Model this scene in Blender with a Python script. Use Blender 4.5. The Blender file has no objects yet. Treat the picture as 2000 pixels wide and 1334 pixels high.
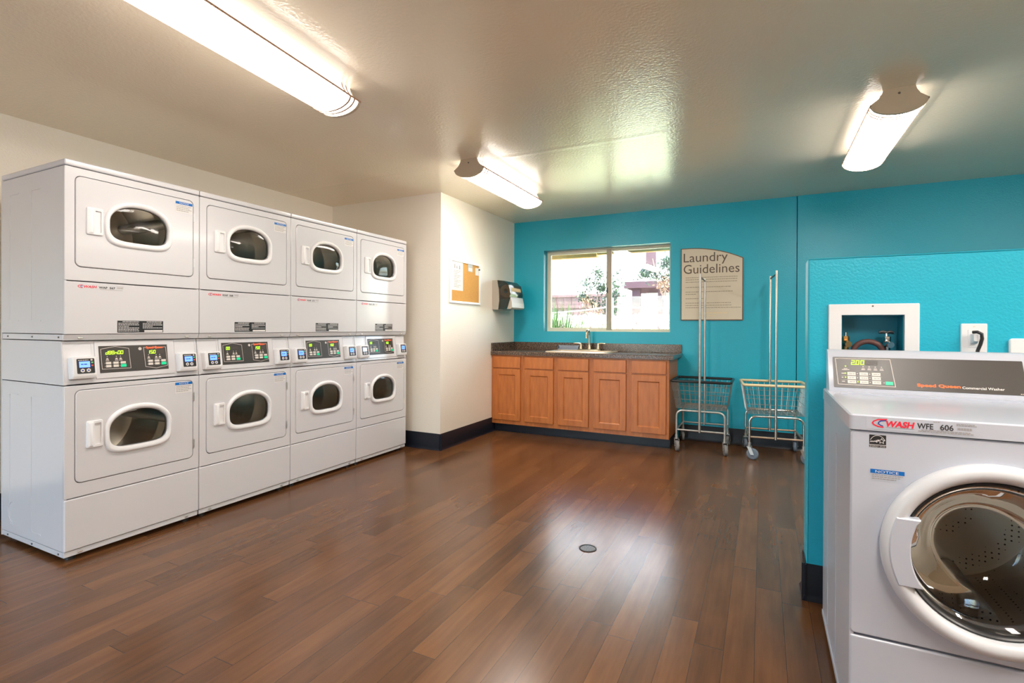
import bpy, bmesh, math, random
from mathutils import Vector, Matrix
random.seed(7)
SC = bpy.context.scene
COL = SC.collection
PI = math.pi

# ------------------------------------------------------------------ camera
F_PX, YAW, PITCH, ROLL, CAM_H, SY = 993.9, math.radians(-26.189), math.radians(-0.205), math.radians(0.2385), 1.1648, -23.87
Fv = Vector((math.sin(YAW)*math.cos(PITCH), math.cos(YAW)*math.cos(PITCH), math.sin(PITCH)))
Rv = Vector((math.cos(YAW), -math.sin(YAW), 0)); Uv = Rv.cross(Fv)
R2 = Rv*math.cos(ROLL) + Uv*math.sin(ROLL); U2 = Uv*math.cos(ROLL) - Rv*math.sin(ROLL)
cd = bpy.data.cameras.new('camera'); cam = bpy.data.objects.new('camera', cd); COL.objects.link(cam)
cd.sensor_fit = 'HORIZONTAL'; cd.sensor_width = 36; cd.lens = F_PX/2000*36; cd.shift_y = SY/2000; cd.clip_start = .02
cam.matrix_world = Matrix(((R2.x, U2.x, -Fv.x, 0), (R2.y, U2.y, -Fv.y, 0), (R2.z, U2.z, -Fv.z, CAM_H), (0, 0, 0, 1)))
SC.camera = cam

# ------------------------------------------------------------------ sky, sun, exposure
LENS_E = 11.0
wd = bpy.data.worlds.new('sky'); SC.world = wd; wd.use_nodes = True
wn = wd.node_tree.nodes; bg = wn['Background']
sk = wn.new('ShaderNodeTexSky'); sk.sky_type = 'NISHITA'; sk.sun_disc = False
sk.sun_elevation = math.radians(52); sk.sun_rotation = math.radians(120); sk.air_density = 1.0; sk.dust_density = 1.5
wd.node_tree.links.new(sk.outputs[0], bg.inputs[0]); bg.inputs[1].default_value = 1.0
sl = bpy.data.lights.new('sun', 'SUN'); sl.energy = 16.0; sl.angle = math.radians(.6); sl.color = (1, .97, .92)
so = bpy.data.objects.new('sun', sl); COL.objects.link(so)
so.rotation_euler = Vector((-.66, .22, -.72)).to_track_quat('-Z', 'Y').to_euler()
cy = SC.cycles; cy.sample_clamp_indirect = 3; cy.blur_glossy = .6; cy.use_light_tree = False; cy.use_adaptive_sampling = False
cy.max_bounces = 10; cy.diffuse_bounces = 6; cy.glossy_bounces = 5; cy.transparent_max_bounces = 12; cy.caustics_reflective = False; cy.caustics_refractive = False
SC.view_settings.view_transform = 'Standard'; SC.view_settings.look = 'None'
SC.view_settings.exposure = 1.7; SC.view_settings.gamma = 1.0; SC.view_settings.use_curve_mapping = False

# sampling portals at the two glazed openings: they give off no light, they only tell the sampler where the sky comes in
for loc_, w_, h_, d_ in (((-1.605, 5.80, 1.6), 1.44, .95, (0, -1, 0)), ((-2.85, -2.56, 1.05), 1.7, 2.1, (0, 1, 0))):
    pa = bpy.data.lights.new('sky_portal', 'AREA'); pa.shape = 'RECTANGLE'; pa.size = w_; pa.size_y = h_; pa.cycles.is_portal = True
    po = bpy.data.objects.new('sky_portal', pa); COL.objects.link(po); po.location = loc_; po.rotation_euler = Vector(d_).to_track_quat('-Z', 'Z').to_euler()

# ------------------------------------------------------------------ materials
def lin(c): return tuple((x/12.92 if x <= .04045 else ((x+.055)/1.055)**2.4) for x in c)
def srgb(r, g, b): return lin((r/255, g/255, b/255))
class NT:
    def __init__(s, m): s.t = m.node_tree; s.n = s.t.nodes; s.l = s.t.links
    def new(s, ty, **k):
        n = s.n.new(ty)
        for a, b in k.items(): setattr(n, a, b)
        return n
    def link(s, a, b): s.l.new(a, b)
    def math(s, op, a, b=None):
        n = s.new('ShaderNodeMath', operation=op)
        for i, x in enumerate((a, b)):
            if x is None: continue
            if isinstance(x, (int, float)): n.inputs[i].default_value = x
            else: s.link(x, n.inputs[i])
        return n.outputs[0]
def pm(name, col, rough=.5, metal=0., spec=.5, coat=0., bump=None, var=None, emis=None, alpha=None):
    m = bpy.data.materials.new(name); m.use_nodes = True; t = NT(m); b = t.n['Principled BSDF']
    b.inputs['Base Color'].default_value = (*col, 1); b.inputs['Roughness'].default_value = rough
    b.inputs['Metallic'].default_value = metal; b.inputs['Specular IOR Level'].default_value = spec
    b.inputs['Coat Weight'].default_value = coat; b.inputs['Coat Roughness'].default_value = .08
    tc = t.new('ShaderNodeTexCoord')
    if bump:
        sc_, st, di = bump
        n = t.new('ShaderNodeTexNoise'); n.inputs['Scale'].default_value = sc_; n.inputs['Detail'].default_value = 3
        t.link(tc.outputs['Object'], n.inputs['Vector'])
        bp = t.new('ShaderNodeBump'); bp.inputs['Strength'].default_value = st; bp.inputs['Distance'].default_value = di
        t.link(n.outputs[0], bp.inputs['Height']); t.link(bp.outputs[0], b.inputs['Normal'])
    if var:
        sc_, amt = var
        n = t.new('ShaderNodeTexNoise'); n.inputs['Scale'].default_value = sc_; n.inputs['Detail'].default_value = 4
        t.link(tc.outputs['Object'], n.inputs['Vector'])
        mx = t.new('ShaderNodeMix', data_type='RGBA')
        mx.inputs[6].default_value = (*[c*(1-amt) for c in col], 1); mx.inputs[7].default_value = (*[min(1, c*(1+amt)) for c in col], 1)
        t.link(n.outputs[0], mx.inputs[0]); t.link(mx.outputs[2], b.inputs['Base Color'])
    if emis:
        b.inputs['Emission Color'].default_value = (*emis[0], 1); b.inputs['Emission Strength'].default_value = emis[1]
    return m
def thin_glass(name, tint, refl_rough=.0, opacity=0., base=(0, 0, 0), ior=1.45):
    m = bpy.data.materials.new(name); m.use_nodes = True; t = NT(m); t.n.clear()
    o = t.new('ShaderNodeOutputMaterial'); tr = t.new('ShaderNodeBsdfTransparent'); gl = t.new('ShaderNodeBsdfGlossy')
    tr.inputs[0].default_value = (*tint, 1); gl.inputs['Roughness'].default_value = refl_rough
    fr = t.new('ShaderNodeFresnel'); fr.inputs[0].default_value = ior
    mx = t.new('ShaderNodeMixShader'); t.link(fr.outputs[0], mx.inputs[0])
    last = tr.outputs[0]
    if opacity > 0:
        df = t.new('ShaderNodeBsdfDiffuse'); df.inputs[0].default_value = (*base, 1)
        m2 = t.new('ShaderNodeMixShader'); m2.inputs[0].default_value = opacity
        t.link(tr.outputs[0], m2.inputs[1]); t.link(df.outputs[0], m2.inputs[2]); last = m2.outputs[0]
    t.link(last, mx.inputs[1]); t.link(gl.outputs[0], mx.inputs[2]); t.link(mx.outputs[0], o.inputs[0])
    return m
def emit(name, col, s):
    m = bpy.data.materials.new(name); m.use_nodes = True; t = NT(m); t.n.clear()
    o = t.new('ShaderNodeOutputMaterial'); e = t.new('ShaderNodeEmission'); e.inputs[0].default_value = (*col, 1); e.inputs[1].default_value = s
    t.link(e.outputs[0], o.inputs[0]); return m

TEALC = (.014, .43, .60)
M = dict(
    cream=pm('cream_wall_paint', (.88, .82, .72), .42, bump=(95, .12, .01)),
    ceil=pm('ceiling_paint', (.92, .795, .61), .16, spec=.65, bump=(62, .17, .010)),
    teal=pm('teal_wall_paint', TEALC, .33, bump=(110, .18, .01)),
    tealbox=pm('teal_box_paint', (.004, .20, .30), .4),
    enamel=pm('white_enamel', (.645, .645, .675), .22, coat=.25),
    enamel_shade=pm('white_enamel_shade', (.50, .53, .61), .24, coat=.2), plastic_shade=pm('white_plastic_shade', (.60, .615, .65), .3), enamel2=pm('white_enamel_grey', (.66, .67, .70), .3),  # washer enamel and ring plastic are greyed copies with shade in their colour
    white=pm('white_plastic', (.80, .80, .82), .3),
    offwhite=pm('off_white_plastic', (.72, .68, .62), .4),
    dark=pm('dark_gap', (.035, .033, .032), .6),
    black=pm('black_plastic', (.018, .018, .02), .35),
    panel=pm('black_brown_keypad', (.042, .036, .032), .35),
    rubber=pm('grey_rubber', (.10, .10, .11), .6),
    keyw=pm('key_white', (.72, .68, .63), .5),
    line=pm('printed_white_line', (.62, .56, .52), .5),
    green=pm('start_key_green', (.0, .42, .20), .4, emis=((0, .5, .22), .25)),
    seg=emit('green_digits', (.42, .95, .03), 1.0),
    segdim=pm('unlit_digit_text', (.075, .062, .052), .5),
    screen=pm('blue_screen', (.05, .1, .8), .2, emis=((.08, .18, 1.), 1.1)),
    screenw=pm('pale_screen', (.4, .5, .8), .2, emis=((.55, .65, 1.), 1.0)),
    led_r=pm('red_key', (.7, .1, .05), .4), led_g=pm('green_key', (.15, .55, .2), .4),
    orange=pm('orange_print', (1., .13, .02), .5, emis=((1., .12, .02), .15)),
    printw=pm('white_print', (.75, .73, .70), .5), printk=pm('black_print', (.03, .03, .035), .5),
    printg=pm('grey_print', (.32, .30, .29), .6), printr=pm('red_print', (.78, .02, .05), .5),
    printb=pm('blue_print', (.02, .05, .30), .5), noticeb=pm('notice_blue', (.0, .14, .50), .4),
    stick=pm('sticker_white', (.70, .69, .69), .4),
    steel=pm('steel_drum', (.90, .86, .80), .30, metal=1.), steelp=None, steeld=pm('dark_steel', (.16, .155, .15), .4, metal=.9),
    chrome=pm('chrome', (.75, .73, .70), .15, metal=1.), nickel=pm('brushed_nickel', (.62, .52, .38), .25, metal=1.),
    galv=pm('worn_zinc', (.55, .53, .50), .38, metal=.85, var=(30, .2)), rust=pm('coppery_worn_steel', (.50, .36, .27), .4, metal=.8, var=(25, .3)),
    brass=pm('brass', (.70, .42, .16), .3, metal=1.),
    glass=thin_glass('door_glass', (.86, .86, .84), .02), wglass=thin_glass('window_glass', (.96, .98, .97), .0),
    bowl=thin_glass('dark_glass', (.88, .87, .84), .015), smoke=thin_glass('smoky_plastic', (.42, .40, .36), .06, .25, (.10, .10, .085)),
    base=pm('black_vinyl_base', (.008, .0105, .018), .36, spec=.35),
    winframe=pm('window_frame_beige', (.82, .76, .60), .4),
    cork=pm('cork', (.60, .31, .075), .85, bump=(220, .4, .005), var=(160, .25)),
    paper=pm('paper', (.80, .77, .72), .8), cardb=pm('card_bluegrey', (.45, .50, .52), .7),
    signface=pm('sign_cream', (.70, .63, .50), .45), signedge=pm('sign_brown', (.16, .10, .065), .5), signtxt=pm('sign_text', (.13, .095, .07), .6),
    lamp=None, lampcap=pm('lamp_beige', (.50, .41, .30), .5), lampband=pm('lamp_band_bronze', (.35, .20, .13), .5),
    vcream=pm('cream_vinyl', (.80, .66, .40), .45), vblack=pm('black_vinyl', (.012, .013, .016), .35),
    wheel=pm('grey_rubber_wheel', (.23, .22, .22), .6), wheelb=pm('blue_grey_wheel', (.20, .25, .32), .6),
    sink=pm('sink_bisque', (.74, .60, .42), .22, coat=.3),
    hose=pm('red_brown_hose', (.11, .045, .04), .5),
    tan=pm('towel_roll', (.62, .45, .26), .9), towelgrey=pm('dispenser_grey', (.40, .355, .30), .4),
    stucco=pm('white_stucco', (.78, .75, .72), .9, spec=0.), fence=pm('pink_brown_boards', (.085, .055, .055), .9, spec=0., var=(6, .15)),
    plumwood=pm('plum_brown_paint', (.05, .031, .036), .9, spec=0.), pave=pm('grey_paving', (.13, .16, .21), .9, spec=0.), signfine=pm('sign_fine_print', (.34, .285, .22), .6), stile=pm('stile_grey_beige', (.42, .36, .27), .4), traym=pm('grey_blue_metal', (.30, .32, .38), .25, metal=.8), eave=pm('eave_brown', (.42, .20, .075), .8, spec=0.),
    soil=pm('ground', (.66, .67, .53), .95, var=(2, .3)), slate=pm('blue_grey_glass', (.18, .25, .28), .2),
    trunk=pm('bark', (.13, .09, .07), .9, spec=0.), rope=pm('pale_rope', (.85, .72, .66), .8), roofm=pm('roof_slab', (.45, .38, .30), .9),
)
for k_, f_ in (('dim', .80), ('mid', .92), ('weak', .4), ('boosted', 1.4), ('new', 3.2)):  # lamp strength levels, set to balance brightness rather than by tube age
    M['lamp_'+k_] = emit('lamp_lens_'+k_, (1., .92, .835), LENS_E*f_); M['side_'+k_] = emit('lamp_side_'+k_, (1., .92, .835), LENS_E*f_*.11)
def leafmat(name, c):
    m = pm(name, c, .5)
    t = NT(m); b = t.n['Principled BSDF']; o = t.n['Material Output']
    tl = t.new('ShaderNodeBsdfTranslucent'); tl.inputs[0].default_value = (c[0]*1.3, c[1]*1.3, c[2], 1)
    mx = t.new('ShaderNodeMixShader'); mx.inputs[0].default_value = .35
    t.link(b.outputs[0], mx.inputs[1]); t.link(tl.outputs[0], mx.inputs[2]); t.link(mx.outputs[0], o.inputs[0]); return m
M['hedge'] = leafmat('hedge_leaf_glare', (.76, .78, .60)); M['tree'] = leafmat('tree_leaf', (.022, .038, .022)); M['blade'] = leafmat('grass_blade', (.022, .060, .010))  # hedge leaf whitened, sun glare put into its colour
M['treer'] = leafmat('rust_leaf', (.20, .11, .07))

def floor_mat():
    m = pm('plank_floor', (.1, .05, .03), .3, spec=.5); t = NT(m); b = t.n['Principled BSDF']
    tc = t.new('ShaderNodeTexCoord'); sp = t.new('ShaderNodeSeparateXYZ'); t.link(tc.outputs['Object'], sp.inputs[0])
    WD, LN = .1005, .92
    xs = t.math('DIVIDE', t.math('ADD', sp.outputs[0], 20.0185), WD); row = t.math('FLOOR', xs); fx = t.math('FRACT', xs)
    wn1 = t.new('ShaderNodeTexWhiteNoise', noise_dimensions='1D'); t.link(row, wn1.inputs['W'])
    ys = t.math('ADD', t.math('DIVIDE', t.math('ADD', sp.outputs[1], 20), LN), wn1.outputs[0]); pl = t.math('FLOOR', ys); fy = t.math('FRACT', ys)
    cb = t.new('ShaderNodeCombineXYZ'); t.link(row, cb.inputs[0]); t.link(pl, cb.inputs[1])
    wn2 = t.new('ShaderNodeTexWhiteNoise', noise_dimensions='2D'); t.link(cb.outputs[0], wn2.inputs['Vector'])
    mp = t.new('ShaderNodeMapping'); mp.inputs['Scale'].default_value = (22, 1.6, 1); t.link(tc.outputs['Object'], mp.inputs[0])
    ad = t.new('ShaderNodeVectorMath', operation='ADD'); t.link(mp.outputs[0], ad.inputs[0]); t.link(wn2.outputs[1], ad.inputs[1])
    sc3 = t.new('ShaderNodeVectorMath', operation='SCALE'); t.link(wn2.outputs[1], sc3.inputs[0]); sc3.inputs['Scale'].default_value = 13; t.link(sc3.outputs[0], ad.inputs[1])
    g = t.new('ShaderNodeTexNoise'); g.inputs['Scale'].default_value = 1.6; g.inputs['Detail'].default_value = 5; g.inputs['Roughness'].default_value = .6; t.link(ad.outputs[0], g.inputs['Vector'])
    mp2 = t.new('ShaderNodeMapping'); mp2.inputs['Scale'].default_value = (5, 2.2, 1); t.link(tc.outputs['Object'], mp2.inputs[0])
    ad2 = t.new('ShaderNodeVectorMath', operation='ADD'); t.link(mp2.outputs[0], ad2.inputs[0]); t.link(sc3.outputs[0], ad2.inputs[1])
    g2 = t.new('ShaderNodeTexNoise'); g2.inputs['Scale'].default_value = 1.3; g2.inputs['Detail'].default_value = 3; t.link(ad2.outputs[0], g2.inputs['Vector'])
    v = t.math('ADD', t.math('MULTIPLY', wn2.outputs[0], .26), t.math('ADD', t.math('MULTIPLY', g.outputs[0], .42), t.math('MULTIPLY', g2.outputs[0], .36)))
    cr = t.new('ShaderNodeValToRGB'); e = cr.color_ramp.elements
    e[0].position = .18; e[0].color = (.058, .026, .0120, 1); e[1].position = .92; e[1].color = (.245, .104, .037, 1)
    k = e.new(.55); k.color = (.136, .058, .0225, 1)
    t.link(v, cr.inputs[0])
    ex = t.math('MINIMUM', fx, t.math('SUBTRACT', 1., fx)); ey = t.math('MINIMUM', fy, t.math('SUBTRACT', 1., fy))
    gap = t.math('MAXIMUM', t.math('LESS_THAN', ex, .008), t.math('LESS_THAN', ey, .0013))
    mx = t.new('ShaderNodeMix', data_type='RGBA'); t.link(gap, mx.inputs[0]); t.link(cr.outputs[0], mx.inputs[6]); mx.inputs[7].default_value = (.045, .023, .013, 1)
    t.link(mx.outputs[2], b.inputs['Base Color'])
    b.inputs['Roughness'].default_value = .24
    return m
def perf_mat():
    m = pm('perforated_steel', (.74, .70, .64), .34, metal=.85); t = NT(m); b = t.n['Principled BSDF']
    tc = t.new('ShaderNodeTexCoord'); v = t.new('ShaderNodeTexVoronoi'); v.inputs['Scale'].default_value = 62; v.inputs['Randomness'].default_value = .15
    t.link(tc.outputs['Object'], v.inputs['Vector']); lt = t.math('LESS_THAN', v.outputs['Distance'], .17)
    mx = t.new('ShaderNodeMix', data_type='RGBA'); mx.inputs[6].default_value = (.46, .43, .39, 1); mx.inputs[7].default_value = (.01, .01, .01, 1)
    t.link(lt, mx.inputs[0]); t.link(mx.outputs[2], b.inputs['Base Color']); return m
M['steelp'] = perf_mat()
M['floor'] = floor_mat()
def wood_mat():
    m = pm('honey_maple', (.42, .17, .05), .35); t = NT(m); b = t.n['Principled BSDF']
    tc = t.new('ShaderNodeTexCoord'); mp = t.new('ShaderNodeMapping'); mp.inputs['Scale'].default_value = (9, 9, 1.6); t.link(tc.outputs['Object'], mp.inputs[0])
    g = t.new('ShaderNodeTexNoise'); g.inputs['Scale'].default_value = 3.; g.inputs['Detail'].default_value = 5; g.inputs['Roughness'].default_value = .55; t.link(mp.outputs[0], g.inputs['Vector'])
    cr = t.new('ShaderNodeValToRGB'); e = cr.color_ramp.elements
    e[0].position = .25; e[0].color = (.39, .112, .024, 1); e[1].position = .8; e[1].color = (.60, .20, .048, 1)
    t.link(g.outputs[0], cr.inputs[0]); t.link(cr.outputs[0], b.inputs['Base Color']); return m
M['wood'] = wood_mat()
def granite_mat():
    m = pm('brown_speckle_laminate', (.1, .08, .07), .2); t = NT(m); b = t.n['Principled BSDF']
    tc = t.new('ShaderNodeTexCoord'); g = t.new('ShaderNodeTexNoise'); g.inputs['Scale'].default_value = 140; g.inputs['Detail'].default_value = 4; t.link(tc.outputs['Object'], g.inputs['Vector'])
    cr = t.new('ShaderNodeValToRGB'); e = cr.color_ramp.elements
    e[0].position = .36; e[0].color = (.030, .020, .015, 1); e[1].position = .66; e[1].color = (.30, .20, .14, 1)
    k = e.new(.5); k.color = (.085, .058, .044, 1)
    t.link(g.outputs[0], cr.inputs[0]); t.link(cr.outputs[0], b.inputs['Base Color']); return m
M['granite'] = granite_mat()

# ------------------------------------------------------------------ mesh helpers
def frame(o, r, u):
    r = Vector(r).normalized(); u = Vector(u).normalized(); n = r.cross(u)
    return Matrix(((r.x, u.x, n.x, o[0]), (r.y, u.y, n.y, o[1]), (r.z, u.z, n.z, o[2]), (0, 0, 0, 1)))
IDM = Matrix.Identity(4)
def rrect(u0, u1, v0, v1, r, n=5):
    pts = []
    for cu, cv, a0 in ((u1-r, v1-r, 0), (u0+r, v1-r, 90), (u0+r, v0+r, 180), (u1-r, v0+r, 270)):
        for i in range(n+1):
            a = math.radians(a0+90*i/n); pts.append((cu+r*math.cos(a), cv+r*math.sin(a)))
    return pts
def circ(cu, cv, r, n=48): return [(cu+r*math.cos(2*PI*i/n), cv+r*math.sin(2*PI*i/n)) for i in range(n)]
def offs(pts, d):
    n = len(pts); out = []
    for i in range(n):
        p, q = Vector(pts[i-1]), Vector(pts[(i+1) % n]); t = (q-p)
        if t.length < 1e-9: t = Vector((1, 0))
        t.normalize(); out.append((pts[i][0]+t.y*d, pts[i][1]-t.x*d))   # ccw: outward
    return out
def dshape(cu, cv, a, bt, bb, d=0., n=56):
    pts = []
    for i in range(n):
        t = 2*PI*i/n; c, s = math.cos(t), math.sin(t); e = 2/2.15 if s >= 0 else 2/4.2
        ra = a
        pts.append((cu+ra*abs(c)**e*(1 if c >= 0 else -1), cv+(bt if s >= 0 else bb)*abs(s)**e*(1 if s >= 0 else -1)))
    return pts
class MB:
    def __init__(s, fr=None): s.bm = bmesh.new(); s.fr = fr or IDM; s.wn = False
    def v(s, p): return s.bm.verts.new(s.fr @ Vector(p))
    def f(s, vs):
        try: return s.bm.faces.new(vs)
        except ValueError: return None
    def box(s, u0, u1, v0, v1, w0, w1, bev=0, seg=2):
        c = [s.v(p) for p in ((u0, v0, w0), (u1, v0, w0), (u1, v1, w0), (u0, v1, w0), (u0, v0, w1), (u1, v0, w1), (u1, v1, w1), (u0, v1, w1))]
        fs = [s.f([c[i] for i in q]) for q in ((3, 2, 1, 0), (4, 5, 6, 7), (0, 1, 5, 4), (1, 2, 6, 5), (2, 3, 7, 6), (3, 0, 4, 7))]
        if bev:
            s.wn = True; ed = list({e for f in fs for e in f.edges})
            bmesh.ops.bevel(s.bm, geom=ed, offset=bev, segments=seg, profile=.5, affect='EDGES')
        return s
    def loft(s, loops, cap0=True, cap1=True, closed=False):
        L = [[s.v((p[0], p[1], w)) for p in pts] for pts, w in loops]; n = len(L[0])
        rng = range(len(L)) if closed else range(len(L)-1)
        for k in rng:
            a, b = L[k], L[(k+1) % len(L)]
            for i in range(n): s.f([a[i], a[(i+1) % n], b[(i+1) % n], b[i]])
        if not closed:
            if cap0: s.f(L[0][::-1])
            if cap1: s.f(L[-1])
        return s
    def fill(s, outer, holes, w):
        es = []
        for pts in [outer]+holes:
            vs = [s.v((p[0], p[1], w)) for p in pts]
            es += [s.bm.edges.new((vs[i], vs[(i+1) % len(vs)])) for i in range(len(vs))]
        bmesh.ops.triangle_fill(s.bm, use_beauty=True, use_dissolve=False, edges=es)
        return s
    def plate(s, outer, holes, w0, w1, ch=0):
        oi = offs(outer, -ch) if ch else outer
        s.fill(oi, holes, w1); s.fill(outer, holes, w0)
        s.loft([(outer, w0), (outer, w1-ch)]+([(oi, w1)] if ch else []), False, False)
        for h in holes: s.loft([(h, w1), (h, w0)], False, False)
        bmesh.ops.remove_doubles(s.bm, verts=s.bm.verts[:], dist=1e-5)
        return s
    def tube(s, pts, r, n=8, closed=False):
        pts = [Vector(p) for p in pts]; N = len(pts); rs = r if isinstance(r, (list, tuple)) else [r]*N
        T = []
        for i in range(N):
            a = pts[i-1] if (i > 0 or closed) else pts[i]; b = pts[(i+1) % N] if (i < N-1 or closed) else pts[i]
            T.append((b-a).normalized())
        ref = Vector((0, 0, 1)) if abs(T[0].z) < .9 else Vector((1, 0, 0))
        nrm = (ref-T[0]*ref.dot(T[0])).normalized(); R = []
        for i in range(N):
            nrm = nrm-T[i]*nrm.dot(T[i])
            if nrm.length < 1e-6: nrm = T[i].orthogonal()
            nrm.normalize(); bn = T[i].cross(nrm)
            R.append([s.v(pts[i]+(nrm*math.cos(2*PI*k/n)+bn*math.sin(2*PI*k/n))*rs[i]) for k in range(n)])
        for i in range(N if closed else N-1):
            a, b = R[i], R[(i+1) % N]
            for k in range(n): s.f([a[k], a[(k+1) % n], b[(k+1) % n], b[k]])
        if not closed: s.f(R[0][::-1]); s.f(R[-1])
        return s
    def lathe(s, prof, cu=0, cv=0, n=40, cap=False):
        rings = []
        for r, w in prof:
            rings.append([s.v((cu, cv, w))] if r < 1e-6 else [s.v((cu+r*math.cos(2*PI*k/n), cv+r*math.sin(2*PI*k/n), w)) for k in range(n)])
        for a, b in zip(rings, rings[1:]):
            for k in range(n):
                if len(a) == 1 and len(b) == 1: continue
                if len(a) == 1: s.f([a[0], b[k], b[(k+1) % n]])
                elif len(b) == 1: s.f([a[k], a[(k+1) % n], b[0]])
                else: s.f([a[k], a[(k+1) % n], b[(k+1) % n], b[k]])
        if cap:
            if len(rings[0]) > 1: s.f(rings[0][::-1])
            if len(rings[-1]) > 1: s.f(rings[-1])
        return s
    def poly(s, pts, w):
        s.f([s.v((p[0], p[1], w)) for p in pts]); return s
    def rect(s, u0, u1, v0, v1, w): return s.poly([(u0, v0), (u1, v0), (u1, v1), (u0, v1)], w)
    def stroke(s, pts, wd, w, closed=False):     # flat printed line
        N = len(pts)
        for i in range(N if closed else N-1):
            a, b = Vector(pts[i]), Vector(pts[(i+1) % N]); d = (b-a)
            if d.length < 1e-9: continue
            d.normalize(); q = Vector((-d.y, d.x))*wd/2; e = d*wd*.3
            s.poly([tuple(a-e-q), tuple(b+e-q), tuple(b+e+q), tuple(a-e+q)], w+i*2.5e-5)
        return s
    def build(s, name, mat, parent=None, smooth=True, ang=40, recalc=True):
        if recalc: bmesh.ops.recalc_face_normals(s.bm, faces=s.bm.faces[:])
        me = bpy.data.meshes.new(name); s.bm.to_mesh(me); s.bm.free()
        if smooth and len(me.polygons):
            me.polygons.foreach_set('use_smooth', [True]*len(me.polygons)); me.set_sharp_from_angle(angle=math.radians(ang))
        me.materials.append(mat if not isinstance(mat, str) else M[mat])
        o = bpy.data.objects.new(name, me); COL.objects.link(o)
        if parent: o.parent = parent
        if s.wn:
            md = o.modifiers.new('wn', 'WEIGHTED_NORMAL'); md.keep_sharp = True
        return o
def tag(o, label, cat, group=None):
    o['label'] = label; o['category'] = cat
    if group: o['group'] = group
    return o
def thing(name, label, cat, loc=(0, 0, 0), rz=0, group=None):
    o = bpy.data.objects.new(name, None); COL.objects.link(o); o.location = loc; o.rotation_euler = (0, 0, rz); o.empty_display_size = .1
    return tag(o, label, cat, group)
def struct(o, label=None):
    o['kind'] = 'structure'
    if label: o['label'] = label
    return o
def text(name, body, fr, u, v, w, size, mat, parent, width=None, bold=0., align='LEFT', shear=0., space=1.):
    c = bpy.data.curves.new(name, 'FONT'); c.body = body; c.size = size; c.align_x = align; c.offset = bold; c.shear = shear; c.space_character = space
    c.resolution_u = 3
    tmp = bpy.data.objects.new(name, c); COL.objects.link(tmp)
    dg = bpy.context.evaluated_depsgraph_get(); me = bpy.data.meshes.new_from_object(tmp.evaluated_get(dg))
    bpy.data.objects.remove(tmp); bpy.data.curves.remove(c)
    xs = [p.co.x for p in me.vertices]; k = 1.
    if width and xs: k = width/(max(xs)-min(xs))
    x0 = min(xs) if (width and xs) else 0
    for p in me.vertices:
        p.co = fr @ Vector((u+(p.co.x-(x0 if width else 0))*k, v+p.co.y, w))
    me.materials.clear(); me.materials.append(M[mat])
    o = bpy.data.objects.new(name, me); COL.objects.link(o); o.parent = parent
    return o
SEG = {'0': 'abcdef', '1': 'bc', '2': 'abged', '3': 'abgcd', '4': 'fgbc', '5': 'afgcd', '6': 'afgedc', '7': 'abc', '8': 'abcdefg', '9': 'abcdfg', 'd': 'bcdeg', 'n': 'ceg', ' ': ''}
def seven(mb, s, u, v, h, w, pitch):
    a = h*.55; t = h*.15
    for ch in s:
        if ch == '.':
            mb.rect(u-pitch+a+t*.6, u-pitch+a+t*1.8, v-t*.5, v+t*.7, w); continue
        P = {'a': ((0, h), (a, h)), 'b': ((a, h), (a, h/2)), 'c': ((a, h/2), (a, 0)), 'd': ((0, 0), (a, 0)), 'e': ((0, 0), (0, h/2)), 'f': ((0, h/2), (0, h)), 'g': ((0, h/2), (a, h/2))}
        for k in SEG[ch]:
            p, q = P[k]; sl = .12
            mb.stroke([(u+p[0]+p[1]*sl, v+p[1]), (u+q[0]+q[1]*sl, v+q[1])], t, w)
        u += pitch
def words(mb, u0, u1, v, h, w, seed=0):        # a line of print too small to read
    rd = random.Random(seed); u = u0
    while u < u1-h:
        L = min(u1-u, h*rd.uniform(1.4, 4.2)); mb.rect(u, u+L, v, v+h, w); u += L+h*.55

# ------------------------------------------------------------------ room
XL, XC, YB, YT, ZC, XK = -4.1016, -2.7231, 4.0086, 5.5899, 2.4364, .2923
XR, YF = 3.7, -2.4
struct(MB().box(XL-.15, XR+.15, YF-.15, YT+.20, -.2, 0).build('floor', 'floor', smooth=False))
def ceiling():
    m = MB(); nx = [XL-.15, XR+.15]; ys = [YF-.15, 3.355, 3.40, 3.445, YT+.20]; zs = [0, 0, -.0012, 0, 0]
    prev = None
    for y, z in zip(ys, zs):
        cur = [m.v((x, y, ZC+z)) for x in nx]
        if prev: m.f([prev[0], cur[0], cur[1], prev[1]])
        prev = cur
    m.box(XL-.15, XR+.15, YF-.15, YT+.20, ZC+.01, ZC+.12)
    return m
struct(ceiling().build('ceiling', 'ceil', smooth=False))
struct(MB().box(XL-.15, XL, YF-.15, YT+.15, 0, ZC).build('wall_left', 'cream', smooth=False))
struct(MB().box(XL, XC, YB, YT+.20, 0, ZC).build('wall_bulkhead', 'cream', smooth=False))
struct(MB().box(XR, XR+.15, YF-.15, YT+.15, 0, ZC).build('wall_right', 'cream', smooth=False))
FT = frame((0, YT, 0), (1, 0, 0), (0, 0, 1))          # faces the room, normal -Y
WX0, WX1, WZ0, WZ1 = -2.3312, -.8795, 1.1211, 2.0763
m = MB(FT); m.plate([(XC, 0), (XK, 0), (XK, ZC), (XC, ZC)], [[(WX0, WZ0), (WX1, WZ0), (WX1, WZ1), (WX0, WZ1)]], -.20, 0)
struct(m.build('wall_back', 'teal', smooth=False))
m = MB(FT).box(XK+.006, XR, 0, ZC, -.15, .012); m.box(XK, XR, 0, ZC, -.20, -.15)
struct(m.build('wall_back_right', 'teal', smooth=False))
FF = frame((0, YF, 0), (-1, 0, 0), (0, 0, 1))         # rear wall, faces +Y ; u = -x
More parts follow.
